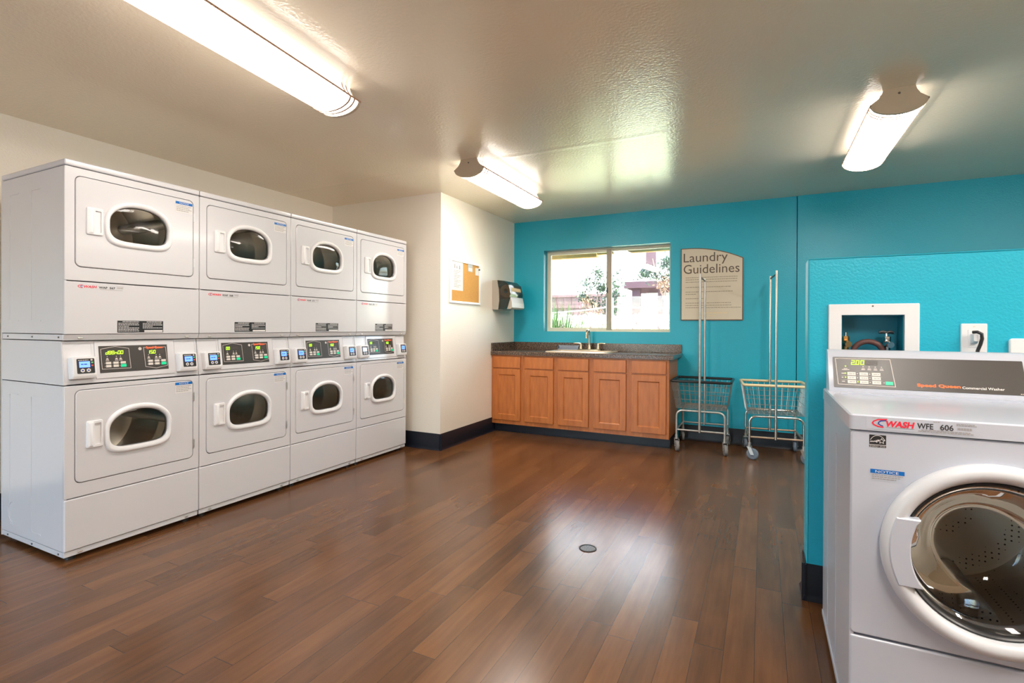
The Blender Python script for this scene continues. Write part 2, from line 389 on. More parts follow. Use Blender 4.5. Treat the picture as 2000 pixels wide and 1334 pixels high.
m = MB(FF); m.plate([(-XR, 0), (-XL, 0), (-XL, ZC), (-XR, ZC)], [[(2.0, .0), (3.7, .0), (3.7, 2.1), (2.0, 2.1)]], -.15, 0)
struct(m.build('wall_front', 'cream', smooth=False))
# unseen glazed double door behind the camera, added to let in cool daylight
wo = bpy.data.objects.new('door_1', None); COL.objects.link(wo); struct(wo)
for a, b in ((2.0, 2.85), (2.85, 3.7)):
    m = MB(FF).plate([(a, 0.005), (b, 0.005), (b, 2.1), (a, 2.1)], [[(a+.07, .12), (b-.07, .12), (b-.07, 2.03), (a+.07, 2.03)]], -.10, -.06); m.build('leaf_frame', 'winframe', wo, smooth=False)
    MB(FF).box(a+.07, b-.07, .12, 2.03, -.082, -.078).build('pane', 'wglass', wo, smooth=False)
# back window
wo = bpy.data.objects.new('window_1', None); COL.objects.link(wo); struct(wo)
def ringf(m, u0, u1, v0, v1, t, w0, w1): m.plate([(u0, v0), (u1, v0), (u1, v1), (u0, v1)], [[(u0+t, v0+t), (u1-t, v0+t), (u1-t, v1-t), (u0+t, v1-t)]], w0, w1)
m = MB(FT); ringf(m, WX0, WX1, WZ0, WZ1, .018, -.175, -.11); m.build('window_frame', 'winframe', wo, smooth=False)
m = MB(FT); ringf(m, WX0+.018, -1.545, WZ0+.018, WZ1-.018, .026, -.143, -.117); m.build('sash', 'winframe', wo, smooth=False)
m = MB(FT); ringf(m, -1.60, WX1-.018, WZ0+.018, WZ1-.018, .014, -.17, -.145); m.build('sash', 'winframe', wo, smooth=False)
m = MB(FT).box(WX0+.05, -1.575, WZ0+.04, WZ1-.04, -.132, -.128); m.box(-1.59, WX1-.03, WZ0+.03, WZ1-.03, -.159, -.155); m.build('pane', 'wglass', wo, smooth=False)
MB(FT).box(-1.603, -1.548, WZ0+.018, WZ1-.018, -.144, -.112, .003).build('meeting_stile', 'stile', wo)
MB(FT).box(-1.600, -1.586, 1.565, 1.625, -.112, -.100, .003).build('latch', 'black', wo)

# half wall with plumbing box recess
XH, YH, ZH = .1757, 2.5249, 1.4649
FH = frame((0, YH, 0), (1, 0, 0), (0, 0, 1))
HB = (.297, .510, 1.01, 1.2225)
m = MB(FH); m.plate(rrect(XH, XR+.02, -.0, ZH, .004, 2), [[(HB[0], HB[2]), (HB[1], HB[2]), (HB[1], HB[3]), (HB[0], HB[3])]], -.14, 0, .006)
struct(m.build('wall_half', 'teal', smooth=False))

def baseb(name, fr, u0, u1, h=.155):
    m = MB(fr @ frame((0, 0, 0), (0, 0, 1), (0, 1, 0)))   # extrude profile along u
    return m
def basestrip(name, a, b, nrm, h=.155, ext0=0, ext1=0):
    a = Vector(a); b = Vector(b); d = (b-a).normalized(); nv = Vector(nrm)
    prof = [(0, 0), (.018, 0), (.012, .008), (.0075, .024), (.0065, h-.004), (.004, h), (0, h)]
    m = MB(); R = []
    for P in (a-d*ext0, b+d*ext1): R.append([m.v(P+nv*(x+.0004)+Vector((0, 0, z+.0005))) for x, z in prof])
    n = len(prof)
    for i in range(n): m.f([R[0][i], R[0][(i+1) % n], R[1][(i+1) % n], R[1][i]])
    m.f(R[0][::-1]); m.f(R[1])
    return struct(m.build(name, 'base'))
basestrip('baseboard_bulkhead_front', (XL, YB, 0), (XC, YB, 0), (0, -1, 0), ext1=.018)
basestrip('baseboard_bulkhead_side', (XC, YB, 0), (XC, YT, 0), (1, 0, 0), ext0=.018)
basestrip('baseboard_back', (-.78, YT, 0), (XK, YT, 0), (0, -1, 0))
basestrip('baseboard_back_right', (XK, YT-.012, 0), (XR, YT-.012, 0), (0, -1, 0))
basestrip('baseboard_half_wall', (XH, YH, 0), (XR, YH, 0), (0, -1, 0), ext0=.018)
basestrip('baseboard_half_wall_end', (XH, YH, 0), (XH, YH+.14, 0), (-1, 0, 0), ext0=.018)
basestrip('baseboard_left', (XL, YF, 0), (XL, YB, 0), (1, 0, 0))

# ------------------------------------------------------------------ ceiling lights
def light(cx, y0, y1, label, level, rz=0.):
    o = thing('ceiling_light', label, 'ceiling light', (cx+(y1-y0)*math.sin(rz), y1-(y1-y0)*math.cos(rz), ZC), rz, 'wraparound ceiling lights')
    L = y1-y0; fr = frame((0, 0, 0), (1, 0, 0), (0, 0, 1))      # w = -y
    def sec(k=0., n=18):
        top = [(.068+k*.3, -.001), (.074+k*.3, -.022), (.088+k*.5, -.046), (.118+k, -.07), (.122+k, -.078)]
        bot = [((.120+k)*math.sin(math.radians(90-180*i/n)), -.078-(.056+k)*math.cos(math.radians(90-180*i/n))) for i in range(n+1)]
        return top + bot[1:-1] + [(-a, b) for a, b in top[::-1]]
    S = sec()
    m = MB(fr); A = [m.v((p[0], p[1], -.018)) for p in S[4:-4]]; B = [m.v((p[0], p[1], -L+.018)) for p in S[4:-4]]
    for i in range(len(A)-1): m.f([A[i], A[i+1], B[i+1], B[i]])
    m.build('lens', 'lamp_'+level, o, ang=50)
    m = MB(fr)
    for P in (S[:5], S[-5:]):
        A = [m.v((p[0], p[1], -.018)) for p in P]; B = [m.v((p[0], p[1], -L+.018)) for p in P]
        for i in range(4): m.f([A[i], A[i+1], B[i+1], B[i]])
    m.build('side_lens', 'side_'+level, o, ang=50)
    for w0, w1 in ((-.018, 0.), (-L, -L+.018)):
        MB(fr).loft([(sec(.004), w0), (sec(.004), w1)]).build('end_cap', 'lampcap', o, ang=50)
    rim = [p for p in sec(.005)]
    for yy in (.05, .082, L-.05, L-.082):
        MB(fr).loft([(sec(.001), -yy-.0055), (rim, -yy-.0055), (rim, -yy+.0055), (sec(.001), -yy+.0055)], False, False).build('trim_band', 'lampband', o, ang=50)
    m = MB(fr)
    for sx in (-1, 1): m.box(sx*.1245-.003, sx*.1245+.003, -.081, -.072, -L, 0)
    m.build('edge_rail', 'lampband', o, smooth=False)
    m = MB(fr).lathe([(0, .003), (.005, .003), (.006, 0)], 0, -.03, 12); m.build('screw', 'steeld', o)
    return o
light(-2.05, .83, 2.065, 'long white ceiling light over the front of the dryers, running out of view', 'dim', math.radians(5.5))
light(-1.995, 3.30, 4.45, 'white ceiling light near the cream bulkhead corner and corkboard', 'mid')
light(.640, 3.30, 4.41, 'white ceiling light above the half wall on the right side of the room', 'mid')
light(.640, .15, 1.30, 'added unseen ceiling fill light overhead, in front of the half wall', 'boosted')  # unseen fixture added to brighten the room and half wall
light(2.5, 3.24, 4.41, 'added unseen ceiling fill light deep behind the half wall', 'weak')  # unseen fixture, added as extra light and kept low near the teal wall
light(2.5, .60, 1.75, 'added unseen ceiling fill light at the far right of the room', 'new')  # unseen fixture added, run strong to lift the ceiling by bounce

# ------------------------------------------------------------------ stacked dryers
XD, Y0D, WD_, DD = -3.0432, 1.2571, .6621, .674
def dryer(k, label, unit, disp, scr):
    o = thing('stacked_dryer', label, 'dryer', (XD, Y0D+k*WD_, 0), 0, 'row of stacked dryers')
    fr = frame((0, 0, 0), (0, 1, 0), (0, 0, 1)); W = WD_
    a, b = .0015, W-.0015
    # cabinet shell
    m = MB(fr)
    for (u0, u1) in ((a+.0007, a+.012), (b-.012, b-.0007)):
        for v0, v1, ww in ((.055, .868, -.004), (1.124, 1.946, -.004)): m.box(u0, u1, v0, v1, -DD, ww, .003)
        for v0, v1 in ((.026, .052), (1.092, 1.121)): m.box(u0+.002, u1, v0, v1, -DD+.004, -.012, .002)
        q_ = [[m.v((u_, v_, w_)) for v_, w_ in ((.8725, -DD), (.8725, -.005), (1.088, -.033), (1.088, -DD))] for u_ in (u0, u1)]
        m.f(q_[0]); m.f(q_[1][::-1])
        for i_ in range(4): m.f([q_[0][i_], q_[1][i_], q_[1][(i_+1) % 4], q_[0][(i_+1) % 4]])
    m.box(a, b, .026, 1.946, -DD, -DD+.01); m.box(a+.012, b-.012, .03, .04, -DD, -.03); m.box(a+.012, b-.012, 1.93, 1.94, -DD, -.004)
    m.box(a+.012, b-.012, 1.10, 1.11, -DD, -.03)
    for v0, v1 in ((.10, .80), (1.19, 1.86)):           # embossed ribs on the exposed sides
        for w_ in (-.575, -.335):
            m.box(a-.0012, a+.002, v0, v1, w_-.0035, w_+.0035)
            for vv in (v0, v1): m.box(a-.0012, a+.002, vv-.003, vv+.003, w_-.0035, w_+.10)
    arc = [(a-.001, .17+.055*math.sin(t), -.53+.055*math.cos(t)) for t in [math.radians(90+14*i) for i in range(14)]]
    m.tube(arc, .0022, 5)
    m.build('cabinet', 'enamel', o)
    for w_ in (-.06, -.33, -.60):
        for v_ in (1.107, .039): MB(fr).box(a-.0008, a+.003, v_-.004, v_+.004, w_-.004, w_+.004).build('screw', 'steeld', o, smooth=False)
    MB(fr).box(a, b, 1.9495, 1.9796, -DD-.002, .004, .007, 3).build('top_panel', 'enamel', o)
    MB(fr).box(a, b, .056, .310, -.03, 0, .006, 3).build('kick_panel', 'enamel', o)
    m = MB(fr).box(a+.003, b-.003, .027, .053, -.03, -.008, .003); m.build('bottom_rail', 'enamel2', o)
    for u_ in (.07, W-.07):
        for v_ in (.040, 1.104): MB(fr).box(u_-.010, u_+.010, v_-.005, v_+.003, -.012, -.0035, .002).build('clip', 'steel', o)
    MB(fr).box(a, b, 1.122, 1.3835, -.02, 0, .004).build('middle_panel', 'enamel', o)
    m = MB(fr @ frame((0, 0, 0), (0, 0, 1), (0, 1, 0)))
    trimp = [(1.092, -.02), (1.092, -.014), (1.120, -.002), (1.120, -.02)]
    m = MB(frame((0, 0, 0), (1, 0, 0), (0, 0, 1)))      # w=-y
    m.loft([([(w_, v_) for v_, w_ in trimp], -b), ([(w_, v_) for v_, w_ in trimp], -a)]); m.build('trim_rail', 'enamel2', o, smooth=False)
    for lv, (p0, p1), (d0, d1), cv, hb, st in ((0, (.315, .8675), (.381, .846), .618, .548, .775), (1, (1.388, 1.946), (1.455, 1.909), 1.702, 1.624, 1.826)):
        cu = .3335; du0, du1 = .0425, .6265
        glass = dshape(cu, cv, .1405, .094, .088); ring = dshape(cu, cv, .167, .127, .124); hole = dshape(cu, cv, .150, .106, .102)
        MB(fr).plate(rrect(a, b, p0, p1, .004, 2), [rrect(du0, du1, d0, d1, .028)], -.02, 0, .002).build('front_panel', 'enamel', o)
        MB(fr).plate([(a+.012, p0), (b-.012, p0), (b-.012, p1), (a+.012, p1)], [hole], -.03, -.022).build('door_frame', 'dark', o)
        door = MB(fr).plate(rrect(du0+.0032, du1-.0032, d0+.0032, d1-.0032, .026), [hole], -.018, .003, .003).build('door', 'enamel', o)
        MB(fr).loft([(ring, .002), (offs(ring, -.002), .011), (offs(ring, -.007), .0165), (offs(ring, -.016), .0175), (offs(glass, .005), .012), (offs(glass, .002), -.012), (offs(glass, .006), -.02), (offs(ring, -.01), -.004)], closed=True).build('window_ring', 'white', door, ang=60)
        g0 = offs(glass, .0015)
        MB(fr).loft([(g0, .000), ([(cu+(x-cu)*.8, cv+(y-cv)*.8) for x, y in g0], .0045), ([(cu+(x-cu)*.4, cv+(y-cv)*.4) for x, y in g0], .007)], False, True).build('window_glass', 'glass', door, ang=80)
        hu0, hu1, hv0, hv1 = .0885, .160, hb, hb+.137
        m = MB(fr); m.plate(rrect(hu0, hu1, hv0, hv1, .008), [rrect(hu0+.034, hu1-.009, hv0+.014, hv1-.014, .005)], .002, .0125, .003)
        m.loft([(rrect(hu0+.004, hu0+.031, hv0+.004, hv1-.004, .005), .012), (rrect(hu0+.012, hu0+.024, hv0+.012, hv1-.012, .004), .019)], False, True)
        m.box(hu0+.03, hu1-.006, hv0+.01, hv1-.01, .0026, .0036); m.build('handle', 'white', door)
        m = MB(fr)
        for vv in (d0+.085, d1-.10): MB(fr).box(du1-.004, du1+.004, vv-.026, vv+.026, .0005, .0065, .0015).build('hinge', 'enamel2' if lv else 'steel', door)
        # notice sticker
        m = MB(fr).rect(.521, .6175, st, st+.062, .0034); m.build('notice_label', 'stick', door, smooth=False)
        m = MB(fr).rect(.521, .6175, st+.047, st+.062, .0038); m.build('notice_header', 'noticeb', door, smooth=False)
        text('notice_text', 'NOTICE', fr, .543, st+.050, .0042, .013, 'printw', door, width=.052)
        m = MB(fr)
        for i in range(4): words(m, .526, .6 if i % 2 else .612, st+.037-i*.0095, .0035, .0038, 31+i)
        m.build('notice_lettering', 'printg', door, smooth=False)
        # drum
        m = MB(fr).lathe([(.152, -.03), (.20, -.05), (.275, -.06), (.275, -.30), (.279, -.31), (.279, -.33), (.275, -.34), (.275, -.60), (.10, -.625), (0, -.625)], cu, cv, 48)
        for i in range(3):
            t = 2*PI*(i+.22*k+.15*lv)/3
            c_, s_ = math.cos(t), math.sin(t)
            pu, pv = cu+c_*.235, cv+s_*.235
            m.tube([(pu, pv, -.075), (pu, pv, -.60)], .032, 8)
        m.build('drum', 'steel', o, ang=50, recalc=False)
    # decals on the middle panel
    m = MB(fr).rect(.050, .262, 1.346, 1.374, .0005); m.build('asset_label', 'enamel', o, smooth=False)
    asset = o.children[-1]
    m = MB(fr)
    m.stroke([(.074, 1.3685), (.060, 1.366), (.0555, 1.361), (.060, 1.356), (.074, 1.3535)], .0028, .001); m.build('logo_swoosh', 'printr', asset, smooth=False)
    m = MB(fr); m.stroke([(.078, 1.367), (.069, 1.3645), (.0665, 1.361), (.069, 1.358), (.075, 1.3565)], .0020, .001); m.build('logo_curve', 'printb', asset, smooth=False)
    text('brand_text', 'WASH', fr, .080, 1.3555, .001, .0165, 'printr', asset, width=.056, bold=.0006, shear=.2)
    text('unit_text', unit, fr, .144, 1.3555, .001, .0145, 'printk', asset, width=.074 if len(unit) > 4 else .04, bold=.0005)
    m = MB(fr)
    for i in range(10): m.rect(.226+i*.0029, .226+i*.0029+.0017, 1.3585, 1.3655, .001)
    words(m, .150, .252, 1.3495, .0022, .001, 4); words(m, .224, .256, 1.3685, .002, .001, 5); m.build('fine_text', 'printg', asset, smooth=False)
    m = MB(fr).rect(.228, .456, 1.129, 1.192, .0005); m.build('instruction_label', 'black', o, smooth=False); lab = o.children[-1]
    m = MB(fr)
    for c0 in (.232, .350):
        for i in range(7):
            if c0 == .350 and i > 4: continue
            words(m, c0+(.02 if i == 0 else 0), c0+(.100 if i != 3 else .05), 1.185-i*.0082, .0034, .001, i*3+int(c0*100))
    m.rect(.358, .452, 1.131, 1.142, .001); m.build('label_text', 'stick', lab, smooth=False)
    # control console, leaning back
    v0c, v1c = .8745, 1.0885; tilt = math.atan2(.030, v1c-v0c)
    fc = fr @ frame((0, v0c, -.004), (1, 0, 0), (0, math.cos(tilt), -math.sin(tilt))); H = .2155
    con = MB(fc).box(a, b, .0, H, -.03, 0, .003).build('control_console', 'enamel', o)
    MB(fc).box(.137, .524, .018, H-.004, -.002, .006, .003).build('keypad_bezel', 'enamel', con)
    MB(fc).box(.153, .489, .046, .186, .005, .0072, .0008).build('keypad_panel', 'panel', con)
    m = MB(fc)
    for u0, u1 in ((.006, .130), (.531, .655)): m.plate(rrect(u0, u1, .014, H-.006, .003, 2), [rrect(u0+.006, u1-.006, .02, H-.012, .003, 2)], -.001, .002)
    m.build('reader_recess', 'enamel', con)
    zt = .0076
    m = MB(fc)
    L1, Rr1 = .163, .292
    m.stroke([(L1, .066), (L1-.001, .170), ((L1+Rr1)/2, .182), (Rr1, .170), (Rr1+.004, .064)], .0022, zt, True)
    L2, Rr2 = .366, .482
    m.stroke([(L2+.003, .066), (L2-.001, .172), (Rr2-.002, .172), (Rr2+.002, .066), ((L2+Rr2)/2, .055)], .0022, zt, True)
    for c in (L1+.026, L1+.068, L1+.087, L2+.022, L2+.061, L2+.080):
        m.rect(c-.002, c+.002, .128, .132, zt); m.poly([(c-.007, .113), (c+.007, .113), (c+.003, .122), (c-.003, .122)], zt); m.rect(c-.008, c+.008, .107, .110, zt)
    m.lathe([(.0085, zt), (0, zt+.001)], L2-.019, .166, 14)
    m.build('panel_lettering', 'line', con, smooth=False)
    for L_ in (L1, L2):
        m = MB(fc)
        for i in range(3):
            for j in range(2):
                if i == 2 and j == 0: continue
                u_ = L_+.018+i*.034
                m.box(u_, u_+.024, .074+j*.016, .086+j*.016, .007, .0085, .0006)
        m.build('key', 'keyw', con)
        MB(fc).box(L_+.018+68e-3, L_+.018+.068+.026, .072, .087, .007, .0086, .0006).build('start_key', 'green', con)
        m = MB(fc)
        for i in range(3): m.rect(L_+.013+i*.034, L_+.0155+i*.034, .078, .081, zt); m.rect(L_+.013+i*.034, L_+.0155+i*.034, .094, .097, zt)
        m.build('indicator_lettering', 'line', con, smooth=False)
    m = MB(fc); seven(m, disp[0], L1+.020, .142, .0165, zt, .0140); m.build('lit_digit_text', 'seg', con, smooth=False)
    m = MB(fc); seven(m, disp[1], L2+.018, .138, .0165, zt, .0150); m.build('lit_digit_text', 'seg', con, smooth=False)
    m = MB(fc); seven(m, '888', L2+.018+.0150*(len(disp[1].replace('.', ''))), .138, .0165, zt, .0135); m.build('unlit_digit_text', 'segdim', con, smooth=False)
    if len(disp[0]) < 4:
        m = MB(fc); seven(m, '8888', L1+.020+.014*len(disp[0].replace('.', '')), .142, .0165, zt, .0140); m.build('unlit_digit_text', 'segdim', con, smooth=False)
    text('brand_text', 'Speed Queen', fc, L2+.012, .1655, zt+.0005, .018, 'orange', con, width=.086, bold=.0004)
    for side, (u0, u1, v0, v1) in enumerate(((.022, .130, .028, .132), (.533, .641, .028, .132))):
        rd = MB(fc).loft([(rrect(u0, u1, v0-.004, v1, .006), .0), (rrect(u0+.001, u1-.001, v0-.004, v1, .006), .030), (rrect(u0+.006, u1-.006, v0+.010, v1-.003, .006), .040)], True, True).build('card_reader', 'white', o)
        MB(fc).plate(rrect(u0+.020, u1-.014, v0+.020, v1-.010, .004, 3), [], .0398, .0415).build('reader_face', 'black', rd)
        zz = .0425
        MB(fc).rect(u0+.029, u1-.034, v0+.050, v0+.080, zz).build('screen', 'screenw' if (scr and side == 0) else 'screen', rd, smooth=False)
        for cc, s_ in ((u0+.042, 1), (u0+.067, -1)):
            MB(fc).poly([(cc+.010*math.sin(2*PI*i/6), v0+.035+.010*s_*math.cos(2*PI*i/6)) for i in range(6)][::s_], zz).build('arrow_key', 'keyw', rd, smooth=False)
        m = MB(fc); words(m, u0+.026, u1-.040, v0+.0845, .003, zz, 3); m.build('reader_lettering', 'keyw', rd, smooth=False)
        m = MB(fc)
        for cc in (u0+.042, u0+.067): m.rect(cc-.004, cc+.004, v0+.032, v0+.038, zz+.0006)
        words(m, u0+.036, u1-.046, v0+.063, .005, zz+.0006, 8); m.build('arrow_lettering', 'printb', rd, smooth=False)
        MB(fc).rect(u1-.029, u1-.020, v0+.070, v0+.077, zz).build('green_key', 'led_g', rd, smooth=False)
        MB(fc).rect(u1-.029, u1-.020, v0+.055, v0+.062, zz).build('red_key', 'led_r', rd, smooth=False)
        MB(fc).lathe([(.0045, .041), (.0045, .0425), (0, .043)], u1-.026, v0+.0865, 12).build('reader_badge', 'line', rd, smooth=False)
    for u_ in (.05, W-.05):
        for x_ in (-.06, -DD+.06):
            MB().lathe([(.022, .0005), (.022, .012), (.009, .016), (.009, .0305)], x_, u_, 14, True).build('leveling_leg', 'black', o)
    return o
dryer(0, 'white stacked dryer at the near end of the row, its side panel in full view', 'WAP  567', ('d88n0.0', '15.0'), False)
dryer(1, 'white stacked dryer second from the near end of the row', 'WAP  568', ('0.0', '15.0'), False)
dryer(2, 'white stacked dryer third from the near end, beside the last stack of the row', 'WAP  571', ('0.0', '15.0'), False)
dryer(3, 'white stacked dryer at the far end of the row against the cream wall', 'WAP  570', ('0.0', '15.0'), True)

# ------------------------------------------------------------------ washer
XW, YW, WW = .2226, 1.6926, .610
def washer():
    o = thing('front_load_washer', 'white front-load washer with round door, backed against the teal half wall', 'washing machine', (XW, YW, 0))
    fr = frame((0, 0, 0), (1, 0, 0), (0, 0, 1)); a, b = 0., WW; DW = .684
    cu, cv = .309, .583
    m = MB(fr)
    for s0, s1 in ((a, a+.012), (b-.012, b)): m.box(s0, s1, .028, .884, -DW, -.004, .003)
    m.box(a, b, .03, .884, -DW, -DW+.01); m.box(a+.01, b-.01, .03, .04, -DW, -.03)
    for s_, e_ in ((a, -1), (b, 1)):
        for w_ in (-.52, -.30): m.box(s_-.0014 if e_ < 0 else s_-.002, s_+.002 if e_ < 0 else s_+.0014, .07, .82, w_-.004, w_+.004)
        m.box(s_-.003 if e_ < 0 else s_-.002, s_+.002 if e_ < 0 else s_+.003, .028, .045, -DW+.005, -.01)
    m.build('cabinet', 'enamel_shade', o)
    MB(fr).box(a+.001, b-.001, .03, .3125, -.03, 0, .006, 3).build('kick_panel', 'enamel_shade', o)
    MB(fr).plate(rrect(a+.001, b-.001, .318, .883, .012, 4), [circ(cu, cv, .222, 64)], -.02, 0, .004).build('front_panel', 'enamel_shade', o)
    # top panel with raised rim
    ft = frame((0, 0, 0), (1, 0, 0), (0, 1, 0))
    m = MB(ft); m.plate(rrect(a-.003, b+.003, -.004, DW+.002, .012, 4), [rrect(a+.035, b-.035, .05, DW-.13, .02, 4)], .886, .9285, .004)
    m.plate(rrect(a+.002, b-.002, .002, DW-.004, .012, 4), [], .886, .9215); m.build('top_panel', 'enamel_shade', o)
    # labels on the lid front and front panel
    w0 = .0046
    lab = MB(fr).rect(.036, .272, .8905, .9230, w0).build('asset_label', 'enamel_shade', o, smooth=False); w1 = w0+.0006
    m = MB(fr); m.stroke([(.082, .9192), (.062, .9175), (.0525, .9125), (.050, .908), (.0525, .9035), (.062, .899), (.074, .8975)], .0035, w1); m.build('logo_swoosh', 'printr', lab, smooth=False)
    m = MB(fr); m.stroke([(.080, .9160), (.069, .9145), (.0635, .910), (.0635, .9065), (.068, .9025), (.073, .9010)], .0026, w1); m.build('logo_curve', 'printb', lab, smooth=False)
    text('brand_text', 'WASH', fr, .080, .9005, w1, .0215, 'printr', lab, width=.063, bold=.0009, shear=.2)
    text('unit_text', 'WFE', fr, .148, .9012, w1, .0205, 'printk', lab, width=.034, bold=.0004)
    text('unit_number', '606', fr, .196, .9012, w1, .0205, 'printk', lab, width=.0275, bold=.0004)
    m = MB(fr)
    for i in range(16): m.rect(.231+i*.0019, .231+i*.0019+(.0012 if i % 3 else .0007), .9035, .9105, w1)
    words(m, .229, .266, .9185, .0018, w1, 2); words(m, .229, .270, .9150, .0018, w1, 3); words(m, .182, .198, .9205, .0018, w1, 4)
    words(m, .156, .258, .8975, .0020, w1, 5); words(m, .150, .266, .8935, .0022, w1, 6); words(m, .080, .142, .8975, .0012, w1, 7); words(m, .05, .07, .9212, .0012, w1, 8)
    m.build('fine_text', 'printg', lab, smooth=False)
    es = MB(fr).rect(.0435, .0815, .8405, .8745, .0005).build('energy_label', 'black', o, smooth=False); w1 = .001
    m = MB(fr); m.rect(.0435, .0815, .8465, .848, w1)
    m.stroke([(.0625-.0185*math.cos(t), .849+.024*math.sin(t)) for t in [math.radians(28+124*i/12) for i in range(13)]], .0012, w1)
    sc_ = lambda r, k: (.0715+r*math.sin(2*PI*k/10), .8585+r*math.cos(2*PI*k/10))
    m.stroke([sc_(.0075 if k % 2 == 0 else .0035, k) for k in range(10)], .0012, w1, True)
    m.stroke([(.0455, .854), (.0475, .8575), (.0495, .8545), (.0515, .8575), (.0535, .855), (.0555, .858), (.0575, .8555), (.0595, .860), (.0605, .854), (.063, .8615), (.065, .857)], .0014, w1)
    m.build('label_swirl', 'stick', es, smooth=False)
    text('label_text', 'ENERGY STAR', fr, .045, .8417, w1, .0048, 'printw', es, width=.035)
    nb = MB(fr).rect(.0465, .1225, .7495, .7805, .0005).build('notice_label', 'enamel_shade', o, smooth=False)
    MB(fr).rect(.0465, .1225, .7695, .7805, w1).build('notice_header', 'noticeb', nb, smooth=False)
    text('notice_text', 'NOTICE', fr, .0575, .7715, w1+.0005, .0095, 'printw', nb, width=.052)
    m = MB(fr)
    for i in range(3): words(m, .0495, .119-.006*i, .7645-i*.0052, .0022, w1, 40+i)
    m.build('notice_lettering', 'printg', nb, smooth=False)
    # door
    d = MB(fr).lathe([(.222, -.02), (.2415, .001), (.2425, .012), (.239, .024), (.230, .033), (.218, .036), (.206, .031), (.1985, .020), (.1965, .004), (.1965, -.02)], cu, cv, 80).build('door', 'plastic_shade', o, ang=60)
    MB(fr).lathe([(.197, .012), (.193, .0155), (.188, .012), (.186, -.004), (.186, -.02)], cu, cv, 80).build('glass_trim', 'black', d, ang=60)
    MB(fr).lathe([(.1865, .006), (.180, .004), (.168, -.018), (.150, -.050), (.128, -.092), (.108, -.122), (.090, -.136), (.075, -.139), (0, -.141)], cu, cv, 72).build('glass_bowl', 'bowl', d, ang=80)
    # handle on the hinge-free side of the ring
    def arcv(r, va, vb, n=12): return [(cu-math.sqrt(r*r-v*v), cv+v) for v in [va+(vb-va)*q/n for q in range(n+1)]]
    H = arcv(.226, .084, -.096)+arcv(.179, -.096, .084)
    MB(fr).loft([(H, .010), (H, .0345), (offs(H, -.003), .0375)], True, True).build('handle', 'enamel_shade', d, ang=30)
    MB(fr).lathe([(.221, -.024), (.196, -.02), (.190, -.05), (.200, -.075), (.215, -.09)], cu, cv, 64).build('gasket', 'rubber', o, ang=60, recalc=False)
    m = MB(fr).lathe([(.205, -.09), (.245, -.10), (.245, -.48), (.10, -.50), (0, -.49)], cu, cv, 64)
    for i in range(3):
        t = 2*PI*(i+.3)/3; m.tube([(cu+.215*math.cos(t), cv+.215*math.sin(t), -.13), (cu+.215*math.cos(t), cv+.215*math.sin(t), -.47)], .03, 8)
    m.build('drum', 'steelp', o, ang=50, recalc=False)
    # console
    fs = frame((0, 0, 0), (0, -1, 0), (0, 0, 1))
    prof = [(-.585, .9225), (-.585, .932), (-.642, 1.069), (-.652, 1.079), (-.664, 1.0835), (-.684, 1.0835), (-.684, .9225)]
    m = MB(frame((0, 0, 0), (0, -1, 0), (0, 0, 1)))      # u=-y , v=z, w = -x
    m.loft([(prof, -.588), (prof, -.008)], True, True); con = m.build('control_console', 'enamel_shade', o, ang=30)
    tl = math.atan2(.057, .137); fc = fr @ frame((0, .932, -.585), (1, 0, 0), (0, math.cos(tl), -math.sin(tl))); Hc = math.hypot(.057, .137)
    pl, pr, pb, pt = .024, .574, .012, .134
    MB(fc).loft([(rrect(pl, pr, pb, pt, .003, 3), 0), (rrect(pl, pr, pb, pt, .003, 3), .0018)], False, True).build('keypad_panel', 'panel', con, smooth=False)
    zt = .0026
    m = MB(fc); bx0, bx1 = .032, .209
    m.stroke([(bx0+.006, pb+.012), (bx0, pt-.007), (bx1-.004, pt-.007), (bx1+.006, pb+.010)], .0022, zt, True)
    for i in range(4):
        c = .120+i*.019; m.rect(c-.002, c+.002, .094, .098, zt); m.rect(c-.006, c+.006, .083, .086, zt); m.rect(c-.0045, c+.0045, .088, .0905, zt)
    m.rect(.052, .076, .081, .084, zt); m.rect(.058, .070, .086, .0885, zt)
    for j in range(3):
        words(m, .050, .060, .066-j*.016, .0032, zt, j)
        for i in range(3):
            if i: m.rect(.066+i*.0385-.0055, .066+i*.0385-.002, .066-j*.016, .0692-j*.016, zt)
    m.rect(.180, .1835, .034, .0375, zt); m.rect(.048, .176, .0580, .0586, zt); m.rect(.048, .176, .0420, .0426, zt)
    m.build('panel_lettering', 'line', con, smooth=False)
    m = MB(fc)
    for j in range(3):
        for i in range(3): m.box(.0685+i*.0385, .0955+i*.0385, .0608-j*.016, .0735-j*.016, .0018, .0032, .0006)
    m.build('key', 'keyw', con)
    m = MB(fc)
    for j in range(3):
        for i in range(3): words(m, .074+i*.0385, .092+i*.0385, .0655-j*.016, .0028, .0036, j*3+i)
    m.build('key_lettering', 'printg', con, smooth=False)
    MB(fc).box(.186, .2065-.004+.006, .028, .041, .0018, .0032, .0006).build('start_key', 'green', con)
    m = MB(fc); seven(m, '2.00', .083, .1045, .0160, zt, .0150); m.build('lit_digit_text', 'seg', con, smooth=False)
    for p in ((.0625, .066), (.0625, .050), (.101, .034), (.064, .0945)): MB(fc).rect(p[0]-.002, p[0]+.002, p[1], p[1]+.004, zt+.0003).build('indicator_light', 'seg', con, smooth=False)
    m = MB(fc); seven(m, '888', .128, .1045, .0160, zt, .0135); m.build('unlit_digit_text', 'segdim', con, smooth=False)
    text('brand_text', 'Speed Queen', fc, .279, .028, zt, .0150, 'orange', con, width=.122, bold=.0005)
    text('model_text', 'Commercial Washer', fc, .405, .026, zt, .0125, 'printw', con, width=.112, bold=.0002)
    m = MB(fc); words(m, .556, .568, .015, .0022, zt, 1); m.build('fine_text', 'line', con, smooth=False)
